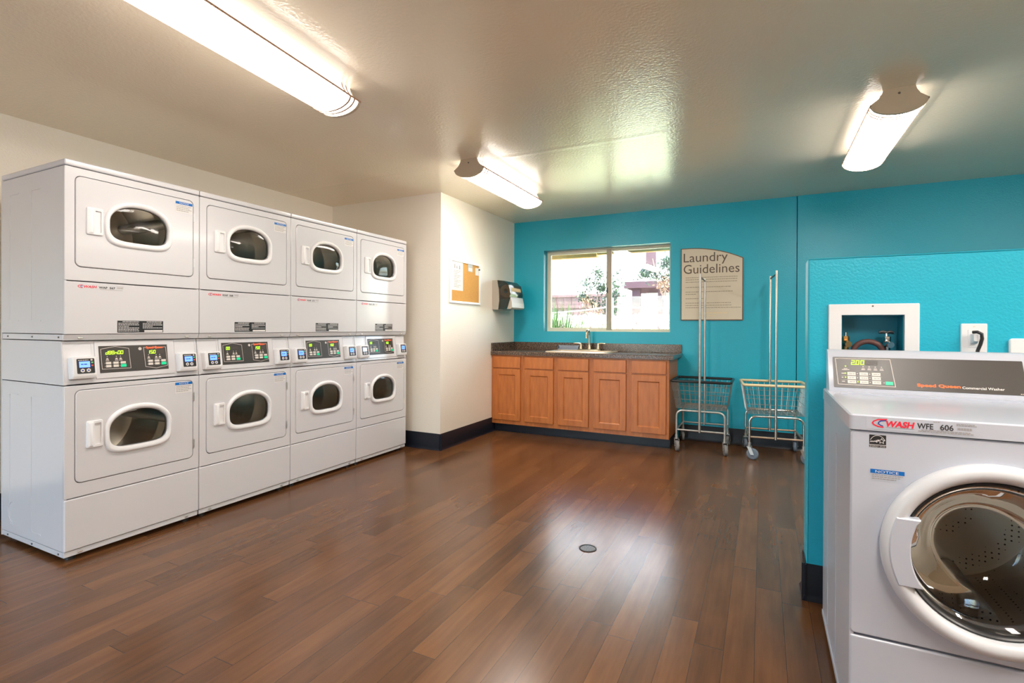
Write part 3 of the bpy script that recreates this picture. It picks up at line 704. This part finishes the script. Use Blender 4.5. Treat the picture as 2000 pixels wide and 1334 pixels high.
    for u_ in (.06, WW-.06):
        for y_ in (.06, DW-.06): MB().lathe([(.024, .0005), (.024, .012), (.009, .016), (.009, .0315)], u_, y_, 14, True).build('leveling_leg', 'black', o)
washer()

# plumbing box, hose, outlet, cord, cover plate on the half wall
o = thing('washer_outlet_box', 'white framed plumbing box recessed in the teal half wall behind the washer', 'plumbing box', (0, YH, 0))
fh = frame((0, 0, 0), (1, 0, 0), (0, 0, 1))
MB(fh).plate(rrect(.2505, .558, .96, 1.2675, .004, 3), [[(HB[0], HB[2]), (HB[1], HB[2]), (HB[1], HB[3]), (HB[0], HB[3])]], .0005, .012, .003).build('frame', 'white', o)
m = MB(fh)
u0, u1, v0, v1 = HB[0]+.0005, HB[1]-.0005, HB[2]+.0005, HB[3]-.0005
m.box(u0, u1, v0, v1, -.098, -.094); m.box(u0, u0+.003, v0, v1, -.094, 0); m.box(u1-.003, u1, v0, v1, -.094, 0); m.box(u0, u1, v0, v0+.003, -.094, 0); m.box(u0, u1, v1-.003, v1, -.094, 0)
m.build('liner', 'tealbox', o, smooth=False)
MB(fh).lathe([(.0035, .012), (.0035, .0135), (0, .014)], .404, 1.258, 10).build('screw', 'steeld', o)
for (cx, handle) in ((.318, False), (.462, True)):
    m = MB().tube([(cx, .05, 1.06), (cx, .05, 1.115)], [.013, .013], 12); m.tube([(cx, .05, 1.113), (cx, .05, 1.118), (cx, .05, 1.133), (cx, .05, 1.135)], [.012, .015, .015, .010], 6)
    m.tube([(cx, .05, 1.10), (cx, .025, 1.105), (cx+.005, -.005, 1.10)], .0125, 12)
    vlv = m.build('valve', 'brass' if not handle else 'chrome', o)
    MB().tube([(cx, .05, 1.134), (cx, .05, 1.150)], .0045, 8).build('stem', 'chrome', vlv)
    if handle: MB().tube([(cx-.027, .05, 1.150), (cx-.012, .05, 1.153), (cx, .05, 1.150), (cx+.012, .05, 1.153), (cx+.024, .05, 1.149)], [.006, .0075, .006, .0075, .006], 8).build('handle', 'vblack', vlv)
tag(MB().tube([(.395+.055*math.cos(t)-.0, YH+.030-.0, 1.058+.055*math.sin(t)) for t in [math.radians(-10+20*i) for i in range(11)]], .011, 12).build('drain_hose', 'hose', ang=60), 'reddish brown hose arching inside the white framed plumbing box', 'hose')
o = thing('wall_outlet', 'white outlet plate on the teal half wall with a plug in it', 'outlet', (.725, YH, 1.13))
MB(fh).plate(rrect(-.039, .039, -.057, .057, .004, 3), [], .0005, .006, .0025).build('cover_plate', 'white', o)
m = MB(fh).box(-.018, .018, -.034, .034, .006, .0085, .001); m.build('receptacle', 'white', o); MB(fh).lathe([(.003, .006), (.003, .0072), (0, .0075)], 0, .046, 10).build('screw', 'offwhite', o)
o = thing('power_cord', 'black power cord hanging from a grey plug at the white outlet', 'power cord', (.725, YH, 1.13))
MB(fh).loft([(rrect(-.012, .006, -.022, .018, .004, 3), .009), (rrect(-.012, .006, -.020, .018, .004, 3), .022), (rrect(-.009, .004, -.010, .016, .004, 3), .036)]).build('plug', 'enamel2', o)
MB().tube([(-.010, -.028, .024), (0, -.038, .025), (.012, -.040, .018), (.014, -.038, 0), (.011, -.034, -.02), (.004, -.030, -.045), (.001, -.028, -.09)], .006, 8).build('cable', 'black', o, ang=60)
tag(MB(FH).plate(rrect(.825, 1.12, .86, 1.1315, .012, 5), [], .0005, .012, .004).build('cover_plate', 'white'), 'white rounded cover plate on the teal half wall, right of the outlet plate', 'cover plate')

# ------------------------------------------------------------------ base cabinets, worktop, sink
YC, ZCB = 5.028, .863
CX0, CX1 = XC+.002, -.7963
CW = (CX1-CX0)/5
labs = ['honey maple base cabinet against the cream side wall, leftmost of five', 'honey maple base cabinet second from the cream side wall', 'honey maple base cabinet in the middle of five, in front of the faucet',
        'honey maple base cabinet second from the carts', 'honey maple base cabinet beside the black-rimmed cart, its side exposed']
for i in range(5):
    o = thing('base_cabinet', labs[i], 'cabinet', (CX0+i*CW, YC, 0), 0, 'maple base cabinets under the worktop')
    fr = fh; W = CW; e = .0004
    m = MB(fr); zb = .097
    m.box(e, W-e, zb, ZCB-.001, -.55, -.545); m.box(e, .016, zb, ZCB-.001, -.545, -.019); m.box(W-.016, W-e, zb, ZCB-.001, -.545, -.019); m.box(.016, W-.016, zb, zb+.016, -.545, -.019)
    m.build('carcass', 'wood', o, smooth=False)
    ui, uo = .026, W-.026
    MB(fr).plate([(e, zb), (W-e, zb), (W-e, ZCB-.001), (e, ZCB-.001)], [[(ui+.008, .160), (uo-.008, .160), (uo-.008, .695), (ui+.008, .695)], [(ui+.008, .725), (uo-.008, .725), (uo-.008, .835), (ui+.008, .835)]], -.019, 0).build('face_frame', 'wood', o, smooth=False)
    dz0, dz1 = .142, .707
    m = MB(fr)
    m.plate(rrect(ui, uo, dz0, dz1, .003, 2), [[(ui+.06, dz0+.06), (uo-.06, dz0+.06), (uo-.06, dz1-.06), (ui+.06, dz1-.06)]], .001, .020, .003)
    q = lambda d: [(ui+.06+d, dz0+.06+d), (uo-.06-d, dz0+.06+d), (uo-.06-d, dz1-.06-d), (ui+.06+d, dz1-.06-d)]
    m.loft([(q(0), .020), (q(.004), .017), (q(.010), .010), (q(.013), .010)], False, True); m.build('door', 'wood', o, smooth=False)
    MB(fr).box(ui, uo, .720, .843, .001, .020, .004).build('drawer', 'wood', o)
m = MB(); prof = [(0, 0), (-.012, 0), (-.008, .02), (-.006, .0955), (0, .0955)]
m.box(CX0, CX1, YC+.068, YC+.075, .0005, .096); m.box(CX0, CX1, YC+.055, YC+.068, .0005, .008); m.box(CX1-.012, CX1-.001, YC+.075, YC+.545, .0005, .0955)
struct(m.build('baseboard_toe_kick', 'base', smooth=False))
# worktop with sink cutout
TZ = .902
SX0, SX1, SY0, SY1 = -2.115, -1.415, YC+.055, YT-.045
o = thing('worktop', 'brown speckled laminate worktop with backsplash under the window', 'worktop', (0, 0, 0))
ft = frame((0, 0, 0), (1, 0, 0), (0, 1, 0))
CT0, CT1, CF = XC+.001, -.757, YC-.030
m = MB(ft); m.plate([(CT0, CF), (CT1, CF), (CT1, YT-.001), (CT0, YT-.001)], [rrect(SX0+.015, SX1-.015, SY0+.015, SY1-.015, .04, 4)], ZCB, TZ, .006); m.build('counter', 'granite', o)
MB().box(CT0+.019, CT1, YT-.020, YT-.001, TZ-.001, .992, .005).build('backsplash', 'granite', o)
MB().box(CT0, CT0+.019, CF+.004, YT-.001, TZ-.001, .992, .005).build('side_splash', 'granite', o)
o = thing('sink', 'pale bisque drop-in sink set in the brown speckled worktop', 'sink', (0, 0, 0))
m = MB(ft); r1 = rrect(SX0, SX1, SY0, SY1, .045, 5); r2 = rrect(SX0+.035, SX1-.035, SY0+.035, SY1-.115, .05, 5)
m.loft([(r1, TZ+.0006), (offs(r1, -.004), TZ+.009), (offs(r1, -.012), TZ+.011)], False, False)
m.fill(offs(r1, -.012), [offs(r2, 0)], TZ+.011)
m.loft([(r2, TZ+.011), (offs(r2, -.008), TZ+.002), (offs(r2, -.022), TZ-.15), (offs(r2, -.06), TZ-.165)], False, True)
m.build('basin', 'sink', o, ang=50)
MB(ft).lathe([(.045, TZ-.1645), (.04, TZ-.162), (0, TZ-.163)], (SX0+SX1)/2, (SY0+SY1)/2-.05, 24).build('strainer', 'chrome', o)
FX, FY, FZ = -1.735, SY1-.055, TZ+.0115
o = thing('faucet', 'brushed nickel gooseneck faucet with two lever handles on the sink', 'faucet', (FX, FY, FZ))
MB(ft).loft([(rrect(-.135, .135, -.03, .03, .028, 5), .0), (rrect(-.135, .135, -.03, .03, .028, 5), .008), (rrect(-.128, .128, -.024, .024, .022, 5), .014)]).build('base_plate', 'nickel', o)
m = MB().tube([(0, 0, .012), (0, 0, .03), (0, 0, .06)], [.024, .02, .014], 14)
pts = [(0, 0, .05), (0, 0, .10), (0, 0, .16)]+[(0, -.055+.055*math.cos(t), .17+.055*math.sin(t)) for t in [math.radians(20*i) for i in range(10)]]+[(0, -.111, .145)]
m.tube(pts, .0115, 12); m.tube([(0, -.111, .15), (0, -.112, .135)], .014, 12); m.build('spout', 'nickel', o)
for sx in (-1, 1):
    m = MB().tube([(sx*.1, 0, .012), (sx*.1, 0, .04), (sx*.1, 0, .07), (sx*.1, 0, .078)], [.022, .017, .013, .010], 14)
    m.tube([(sx*.1, 0, .072), (sx*.13, -.004, .078), (sx*.185, -.008, .076)], [.009, .0075, .006], 8); m.build('handle', 'nickel', o)
o = thing('guessed_tray', 'guessed small shiny metal tray behind the sink against the backsplash', 'tray', (-2.02, YT-.040, TZ+.0005))  # guessed object standing for a bluish-grey patch at the backsplash
m = MB(fh); m.box(-.11, .14, .0, .005, -.014, .014); m.box(-.11, .14, .005, .060, -.014, -.010); m.box(-.11, -.107, .005, .05, -.010, .014); m.box(.137, .14, .005, .05, -.010, .014); m.box(-.107, .137, .005, .022, .011, .014)
m.build('tray', 'traym', o, smooth=False)

# ------------------------------------------------------------------ sign, corkboard, dispenser
o = thing('wall_sign', 'cream Laundry Guidelines sign with arched top and brown edge on the teal wall', 'sign', (-.770, YT, 1.246))
W_, Ht = .597, .752
def arc(d):
    pts = [(d, d), (W_-d, d), (W_-d, .628-d*.6)]
    for i in range(1, 14):
        t = i/14; u = (W_-d)+(d-(W_-d))*t; s = u/W_; pts.append((u, .628+(Ht-.628)*(1-max(0, (s-.12)/.88)**2.1)-d))
    pts.append((d, Ht-d)); return pts
MB(fh).loft([(arc(0), .0015), (arc(0), .013)]).build('backing', 'signedge', o, smooth=False)
MB(fh).loft([(arc(.009), .013), (arc(.009), .0138)], False, True).build('face', 'signface', o, smooth=False)
text('title_text', 'Laundry', fh, .028, .606, .0143, .134, 'signtxt', o, width=.425)
text('title_text', 'Guidelines', fh, .028, .486, .0143, .134, 'signtxt', o, width=.535)
for k_, para in enumerate((((.440, .545), (.418, .552), (.394, .545)), ((.340, .485),), ((.292, .505), (.268, .155)), ((.222, .235),), ((.176, .485), (.152, .490), (.128, .575)))):
    m = MB(fh)
    for i, (v_, e_) in enumerate(para): words(m, .048, e_, v_, .0065, .0143, 60+i+7*k_)
    m.build('paragraph_text', 'signfine', o, smooth=False)
m = MB(fh); words(m, .19, .45, .072, .010, .0143, 90); words(m, .16, .34, .045, .006, .0143, 91); m.build('footer_text', 'vcream', o, smooth=False)

fx = frame((XC, 0, 0), (0, 1, 0), (0, 0, 1))
o = thing('corkboard', 'white framed corkboard hanging on the cream wall', 'corkboard', (XC, 4.150, 1.402))
fl = frame((0, 0, 0), (0, 1, 0), (0, 0, 1)); CWd, CHt = .582, .434
MB(fl).plate([(0, 0), (CWd, 0), (CWd, CHt), (0, CHt)], [[(.022, .022), (CWd-.022, .022), (CWd-.022, CHt-.022), (.022, CHt-.022)]], .001, .018, .003).build('frame', 'white', o, smooth=False)
MB(fl).box(.018, CWd-.018, .018, CHt-.018, .002, .010).build('cork_sheet', 'cork', o, smooth=False)
p = thing('notice_sheet', 'white printed sheet pinned at the near side of the corkboard', 'paper', (XC+.011, 4.150, 1.402))
MB(fl).box(.024, .238, .128, .412, .0, .001).build('sheet', 'paper', p, smooth=False)
m = MB(fl); m.poly([(.075, .345), (.095, .345), (.092, .385), (.078, .385)], .0015); m.poly([(.115, .345), (.135, .345), (.130, .372), (.120, .372)], .0015); m.poly([(.16, .340), (.185, .340), (.18, .378), (.165, .378)], .0015)
for i in range(11): words(m, .07, .20-.03*(i % 3), .32-i*.016, .005, .0015, i+7)
m.build('print', 'printg', p, smooth=False)
p = thing('pinned_card', 'small blue grey card pinned at the top edge of the corkboard', 'card', (XC+.011, 4.150, 1.402), 0, 'cards on the corkboard')
MB(fl).box(.335, .425, .335, .420, .0, .0012).build('card', 'cardb', p, smooth=False); MB(fl).rect(.345, .42, .345, .375, .0016).build('card_stripe', 'paper', p, smooth=False)
p = thing('pinned_card', 'small white card pinned at the far corner of the corkboard with a dark pin', 'card', (XC+.011, 4.150, 1.402), 0, 'cards on the corkboard')
MB(fl).loft([([(.485, .310), (.575, .312), (.572, .39), (.483, .386)], .0), ([(.485, .310), (.575, .312), (.572, .39), (.483, .386)], .0012)]).build('card', 'paper', p, smooth=False)
MB(fl).lathe([(.004, .001), (.004, .008), (.009, .012), (.009, .018), (0, .02)], .548, .372, 12).build('pin', 'dark', p)

fd = frame((0, 0, 0), (1, 0, 0), (0, 0, 1))
o = thing('towel_dispenser', 'grey paper towel dispenser with smoky front on the cream wall', 'paper towel dispenser', (XC, 5.03, 1.367))
DWd = .325; Hh = .327
def dsec(wm): pass
back = [(.0005, 0), (.075, -.004), (.088, .10), (.082, .22), (.062, Hh), (.0005, Hh)]
MB(fd).loft([(back, -DWd), (back, 0)]).build('housing', 'towelgrey', o, smooth=False)
cov = [(.0645, Hh-.001), (.15, Hh-.012), (.205, Hh-.055), (.228, .17), (.195, .04), (.165, .004), (.078, .002), (.0905, .10), (.0845, .22)]
MB(fd).loft([(cov, -DWd+.001), (cov, -.001)]).build('cover', 'smoke', o, smooth=False)
nose = [(.185, .002), (.232, .004), (.246, .02), (.243, .07), (.226, .135), (.2265, .13), (.1975, .04)]
MB(fd).loft([(nose, -DWd+.002), (nose, -.004)]).build('front_lip', 'towelgrey', o, smooth=False)
m = MB(fd).lathe([(.026, -DWd+.04), (.072, -DWd+.04), (.072, -.04), (.026, -.04)], .150, .205, 28); m.build('paper_roll', 'tan', o, ang=40)

# ------------------------------------------------------------------ laundry carts
def cart(name, label, loc, rz, rimmat, framemat, wiremat, casters, legx=.213, barmat=None):
    o = thing(name, label, 'laundry cart', loc, rz, 'wire laundry carts')
    hy = .222; zA = .385
    m = MB()
    for y in (-hy, hy):
        pts = [(-legx, y, .125), (-legx, y, zA-.06)]+[(-legx+.055-.055*math.cos(t), y, zA-.055+.055*math.sin(t)) for t in [math.radians(18*i) for i in range(1, 6)]]
        pts += [(-p[0], p[1], p[2]) for p in pts[::-1]]; MB().tube(pts, .0105, 10).build('leg_frame', framemat, o)
    m = MB()
    for y in (-hy, hy): m.tube([(-legx, y, .2), (legx, y, .2)], .009, 8)
    for x in (-legx, legx): m.tube([(x, -hy, .2), (x, hy, .2)], .009, 8)
    m.build('lower_bar', barmat or framemat, o)
    tx, ty, bx, by, zt, zb = .262, .232, .222, .188, .655, .402
    m = MB(); r = .0025
    def ln(p, q, rr=r): m.tube([p, q], rr, 5)
    def ringp(f): return (bx+(tx-bx)*f, by+(ty-by)*f, zb+(zt-zb)*f)
    for f in (0, .34, .67):
        X, Y, Z = ringp(f); rr = .0028
        for p, q in (((-X, -Y, Z), (X, -Y, Z)), ((X, -Y, Z), (X, Y, Z)), ((X, Y, Z), (-X, Y, Z)), ((-X, Y, Z), (-X, -Y, Z))): ln(p, q, rr)
    for i in range(11):
        t = -1+2*i/10
        for s in (-1, 1): ln((t*bx, s*by, zb), (t*tx, s*ty, zt)); ln((s*bx, t*by, zb), (s*tx, t*ty, zt))
        ln((t*bx, -by, zb), (t*bx, by, zb))
    for i in range(1, 7): ln((-bx, -by+2*by*i/7, zb+.002), (bx, -by+2*by*i/7, zb+.002))
    m.build('basket', wiremat, o)
    pts = []
    for cx, cy, a0 in ((tx-.03, ty-.03, 0), (-tx+.03, ty-.03, 90), (-tx+.03, -ty+.03, 180), (tx-.03, -ty+.03, 270)):
        for i in range(5): t = math.radians(a0+22.5*i); pts.append((cx+.03*math.cos(t), cy+.03*math.sin(t), zt+.006))
    MB().tube(pts, .0125, 10, True).build('rim', rimmat, o)
    for y, zt_ in ((-hy-.014, 1.672), (hy+.002-.02, 1.665)):
        m = MB(); m.tube([(-.005, y, .19), (-.005, y, zt_)], .0115, 12); m.build('pole', framemat, o)
    MB().tube([(-.005, -hy-.02, 1.645), (-.005, hy-.01, 1.64)], .007, 8).build('hanger_rod', 'steeld', o)
    for (sx, sy), ang in zip(((-1, -1), (1, -1), (-1, 1), (1, 1)), casters):
        x, y = sx*legx, sy*hy; c, s = math.cos(ang), math.sin(ang)
        def T(px, py, pz): return (x+px*c-py*s, y+px*s+py*c, pz)
        m = MB()
        m.tube([(x, y, .118), (x, y, .150)], .014, 10); m.tube([(x, y, .112), (x, y, .120)], .022, 14)
        for k in (-1, 1):
            q = [T(.018, k*.018, .112), T(-.016, k*.018, .112), T(.012, k*.018, .045), T(.040, k*.018, .045)]
            q2 = [T(.018, k*.0205, .112), T(-.016, k*.0205, .112), T(.012, k*.0205, .045), T(.040, k*.0205, .045)]
            A = [m.v(p) for p in q]; B = [m.v(p) for p in q2]
            m.f(A); m.f(B[::-1])
            for i in range(4): m.f([A[i], B[i], B[(i+1) % 4], A[(i+1) % 4]])
        m.tube([T(-.014, -.02, .112), T(-.014, .02, .112)], .004, 6); m.tube([T(.026, -.023, .0505), T(.026, .023, .0505)], .006, 8)
        ca = m.build('caster', 'galv', o)
        cxy = T(.026, 0, .0505); ax = Vector((-s, c, 0)); fw = frame(cxy, (c, s, 0), (0, 0, 1))
        m = MB(fw).lathe([(.012, -.014), (.036, -.014), (.046, -.013), (.0495, -.008), (.0495, .008), (.046, .013), (.036, .014), (.012, .014)], 0, 0, 28); m.lathe([(.034, -.015), (.030, -.012), (.012, -.012)], 0, 0, 28)
        m.build('wheel', 'wheelb' if rz else 'wheel', ca, ang=50)
    return o
cart('laundry_cart', 'chrome wire laundry cart with black rim, beside the cabinets', (-.517, 5.272, 0), 0, 'vblack', 'galv', 'galv', (math.radians(-70), math.radians(-75), math.radians(110), math.radians(80)))
cart('laundry_cart', 'chrome wire laundry cart with cream rim, beside the half wall', (.093, 5.245, 0), math.radians(5.5), 'vcream', 'chrome', 'galv', (math.radians(-15), math.radians(-40), math.radians(100), math.radians(75)), barmat='rust')

# floor drain
o = thing('floor_drain', 'round metal floor drain in the dark plank floor', 'drain', (-.820, 2.585, .0006))
MB().lathe([(.046, 0), (.046, .0025), (.039, .003), (.038, .0005)], 0, 0, 32).build('collar', 'dark', o)
m = MB().lathe([(.0375, .0008), (0, .0010)], 0, 0, 32); m.build('grate', 'steeld', o, smooth=False)
m = MB()
for rr, n in ((.028, 12), (.017, 8), (.006, 3)):
    for i in range(n): m.poly([(rr*math.cos(2*PI*i/n)+.0035*math.cos(2*PI*j/8), rr*math.sin(2*PI*i/n)+.0035*math.sin(2*PI*j/8)) for j in range(8)], .0016)
m.build('drain_hole', 'black', o, smooth=False)

# ------------------------------------------------------------------ outside
struct(MB().box(-40, 30, YT+.21, 60, -.35, -.25).build('ground', 'soil', smooth=False))
struct(MB().box(-40, 30, -30, YF-.15, -.35, -.21).build('ground_front', 'pave', smooth=False))
struct(MB().box(-6.5, 6, YF-1.6, YT+.95, ZC+.13, ZC+.25).build('trim_1', 'roofm', smooth=False))  # unseen roof, its rear overhang shaped to keep sun out of the door
m = MB().box(-2.92, -1.93, YT+.80, YT+.90, 2.085, ZC+.13); m.box(-1.90, .6, YT+.72, YT+.80, 2.10, ZC+.13); m.box(-6, -2.98, YT+.80, YT+.90, 2.2, ZC+.13)
struct(m.build('trim_2', 'eave', smooth=False))
def leaves(n, fn, size, mat, name, label=None, cat=None, parent=None, seed=1, asp=.55):
    rd = random.Random(seed); m = MB()
    for _ in range(n):
        p = Vector(fn(rd)); s = size*rd.uniform(.6, 1.3)
        a = Vector((rd.gauss(0, 1), rd.gauss(0, 1), rd.gauss(0, 1))).normalized(); b = a.orthogonal().normalized()
        b = (Matrix.Rotation(rd.uniform(0, 6.28), 3, a) @ b)
        c = a.cross(b)*asp
        m.f([m.v(p-b*s), m.v(p+c*s*.8), m.v(p+b*s), m.v(p-c*s*.8)])
    o = m.build(name, mat, parent, smooth=False, recalc=False)
    if label: tag(o, label, cat)
    return o
def hfn(x0, x1, y0, y1, z0, z1, amp):
    def f(rd):
        x = rd.uniform(x0, x1); y = rd.uniform(y0, y1)
        top = z1+amp*(math.sin(x*9)+math.sin(x*23+1.3)+math.sin(y*7+x*4))/2
        return (x, y, z0+(top-z0)*(1-rd.random()**2.2))
    return f
o = thing('hedge', 'low green hedge right outside the window, paled with sun glare', 'hedge', (-2, 8.4, -.25))
o2 = leaves(11000, hfn(-2.7, 2.6, -.42, .42, 0, 1.60, .035), .045, 'hedge', 'foliage', None, None, o, 3)  # left stretch behind the grass added to brighten the ceiling reflection
m = MB()
for i in range(13): m.tube([(-2.5+i*.4, 0, 0), (-2.5+i*.4+.05, .1, 1.1)], .015, 5)
m.build('stem', 'trunk', o)
rd = random.Random(5); m = MB()
for i in range(620):
    x = rd.gauss(0, .33); y = rd.gauss(0, .28); h = rd.uniform(1.25, 2.0)*(1-.22*abs(x)); dx = x*.5+rd.gauss(0, .12); dy = rd.gauss(0, .12); w = .015
    a = Vector((x, y, 0)); b = Vector((x+dx*.4, y+dy*.4, h*.6)); c = Vector((x+dx, y+dy, h)); q = Vector((rd.uniform(-1, 1), rd.uniform(-1, 1), 0)).normalized()*w
    v1, v2, v3, v4, v5 = m.v(a-q), m.v(a+q), m.v(b+q), m.v(b-q), m.v(c); m.f([v1, v2, v3, v4]); m.f([v4, v3, v5])
go = m.build('ornamental_grass', 'blade', smooth=False, recalc=False); go.location = (-2.98, 7.35, -.25); go.scale = (.8, .6, 1.02); tag(go, 'tall green ornamental grass clump outside the window beside the sash', 'ornamental grass')
o = thing('fence', 'pinkish brown board fence behind the grass clump outside', 'fence', (-5.2, 13.2, -.25))
m = MB()
for i in range(22): m.box(-3+i*.22, -3+i*.22+.212, -.012, .012, 0, 2.25)
m.build('board', 'fence', o, smooth=False)
m = MB(); m.box(-3.05, 1.85, -.05, .05, 2.25, 2.32); m.box(-3, 1.84, -.04, -.012, 1.95, 2.03); m.box(-3, 1.84, -.04, -.012, .85, .93); m.build('rail', 'fence', o, smooth=False)
m = MB(); m.box(1.76, 1.86, -.05, .05, 0, 2.25); m.box(-.60, -.50, -.055, .05, 0, 2.25); m.build('post', 'fence', o, smooth=False)
# small tree
o = thing('young_tree', 'small leafy tree with pale trunk outside the window centre', 'tree', (-3.25, 11., -.25))
m = MB(); m.tube([(-.12, 0, 0), (-.14, 0, .9), (-.10, .0, 1.7), (-.02, 0, 2.3)], [.035, .03, .022, .01], 8); m.tube([(-.05, .05, 0), (.03, .05, 1.0), (.14, .0, 1.8), (.2, 0, 2.4)], [.03, .028, .02, .01], 8); m.tube([(-.11, 0, 1.3), (-.3, 0, 1.9), (-.36, 0, 2.3)], [.02, .015, .008], 6)
m.build('trunk', 'trunk', o)
blobs = [(-.28, 0, 2.40, .20), (-.02, 0, 2.6, .15), (.05, 0, 2.3, .14), (.30, 0, 2.42, .20), (.36, .1, 2.15, .17), (.2, 0, 1.95, .17), (-.38, 0, 2.1, .13), (-.15, .1, 1.95, .12), (.28, 0, 1.75, .13), (.02, .05, 1.65, .10)]
def bf(bl):
    def f(rd):
        c = rd.choice(bl); d = Vector((rd.gauss(0, 1), rd.gauss(0, 1), rd.gauss(0, 1)))*c[3]*.52; return (c[0]+d.x, c[1]+d.y, c[2]+d.z)
    return f
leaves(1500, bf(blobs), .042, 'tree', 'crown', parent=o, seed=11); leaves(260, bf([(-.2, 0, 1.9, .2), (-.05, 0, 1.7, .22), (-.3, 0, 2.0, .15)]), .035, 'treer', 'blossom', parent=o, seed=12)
o = thing('flowering_tree', 'leafy tree above the plum coloured porch outside, at the window right', 'tree', (-2.3, 12.6, -.25))
m = MB(); m.tube([(.35, 0, 0), (.32, 0, 1.6), (.15, 0, 2.6)], [.05, .04, .02], 8); m.tube([(.33, 0, 1.7), (.0, 0, 2.6), (-.1, 0, 3.1)], [.03, .02, .01], 6); m.build('trunk', 'trunk', o)
leaves(1100, bf([(-.30, 0, 2.75, .14), (.0, 0, 2.72, .22), (.3, 0, 2.78, .25), (.25, 0, 2.98, .16), (.55, 0, 2.7, .3), (.7, 0, 3.0, .2)]), .045, 'tree', 'crown', parent=o, seed=14)
leaves(320, bf([(.15, 0, 2.5, .2), (.5, 0, 2.48, .22), (.3, 0, 2.52, .2)]), .04, 'treer', 'blossom', parent=o, seed=15)
# porch
o = thing('garden_porch', 'plum brown timber porch with flat roof outside the window right', 'porch', (-3.3, 14., -.25))
MB().box(-.12, 4.5, -.12, 2.2, 2.50, 2.68).build('roof_beam', 'plumwood', o, smooth=False)
for x in (.08, .78, 1.35, 2.6): MB().box(x, x+(.22 if x < .1 else .12), 0, .16, 0, 2.5).build('post', 'plumwood', o, smooth=False)
MB().box(.1, 4.4, 2.0, 2.1, 0, 2.5).build('wall', 'stucco', o, smooth=False)
MB().box(.30, .62, 1.94, 1.99, 0, 2.35).build('door', 'slate', o, smooth=False)
MB().box(.74, 1.5, .20, .26, 1.66, 2.12).build('panel', 'stucco', o, smooth=False)
MB().box(1.0, 2.6, .3, .36, 0, 1.62).build('railing', 'plumwood', o, smooth=False)
# building far behind
o = thing('apartment_building', 'white stucco apartment building behind the garden outside', 'building', (-6, 20., -.25))
MB().box(-14, 14, 0, 6, 0, 9).build('wall', 'stucco', o, smooth=False)
m = MB(); m.box(1.95, 2.33, -.06, -.005, 3.55, 4.7); m.build('window', 'plumwood', o, smooth=False)
m = MB(); m.box(2.5, 2.85, -.06, -.005, 3.95, 4.6); m.build('window', 'slate', o, smooth=False)
o = thing('clothesline', 'pale line strung between white posts across the garden outside the window', 'clothesline', (-2.46, 8.98, -.25))
for x in (-1.7, 0, 2.0): MB().box(x-.055, x+.055, -.05, .05, 0, 1.95 if x == 0 else 1.72).build('post', 'stucco', o, smooth=False)
MB().tube([(-1.7, 0, 1.672), (-1.08, 0, 1.694), (-.54, 0, 1.73), (0, 0, 1.793), (.72, 0, 1.762), (1.35, 0, 1.748), (2.0, 0, 1.70)], .011, 6).build('line', 'rope', o)
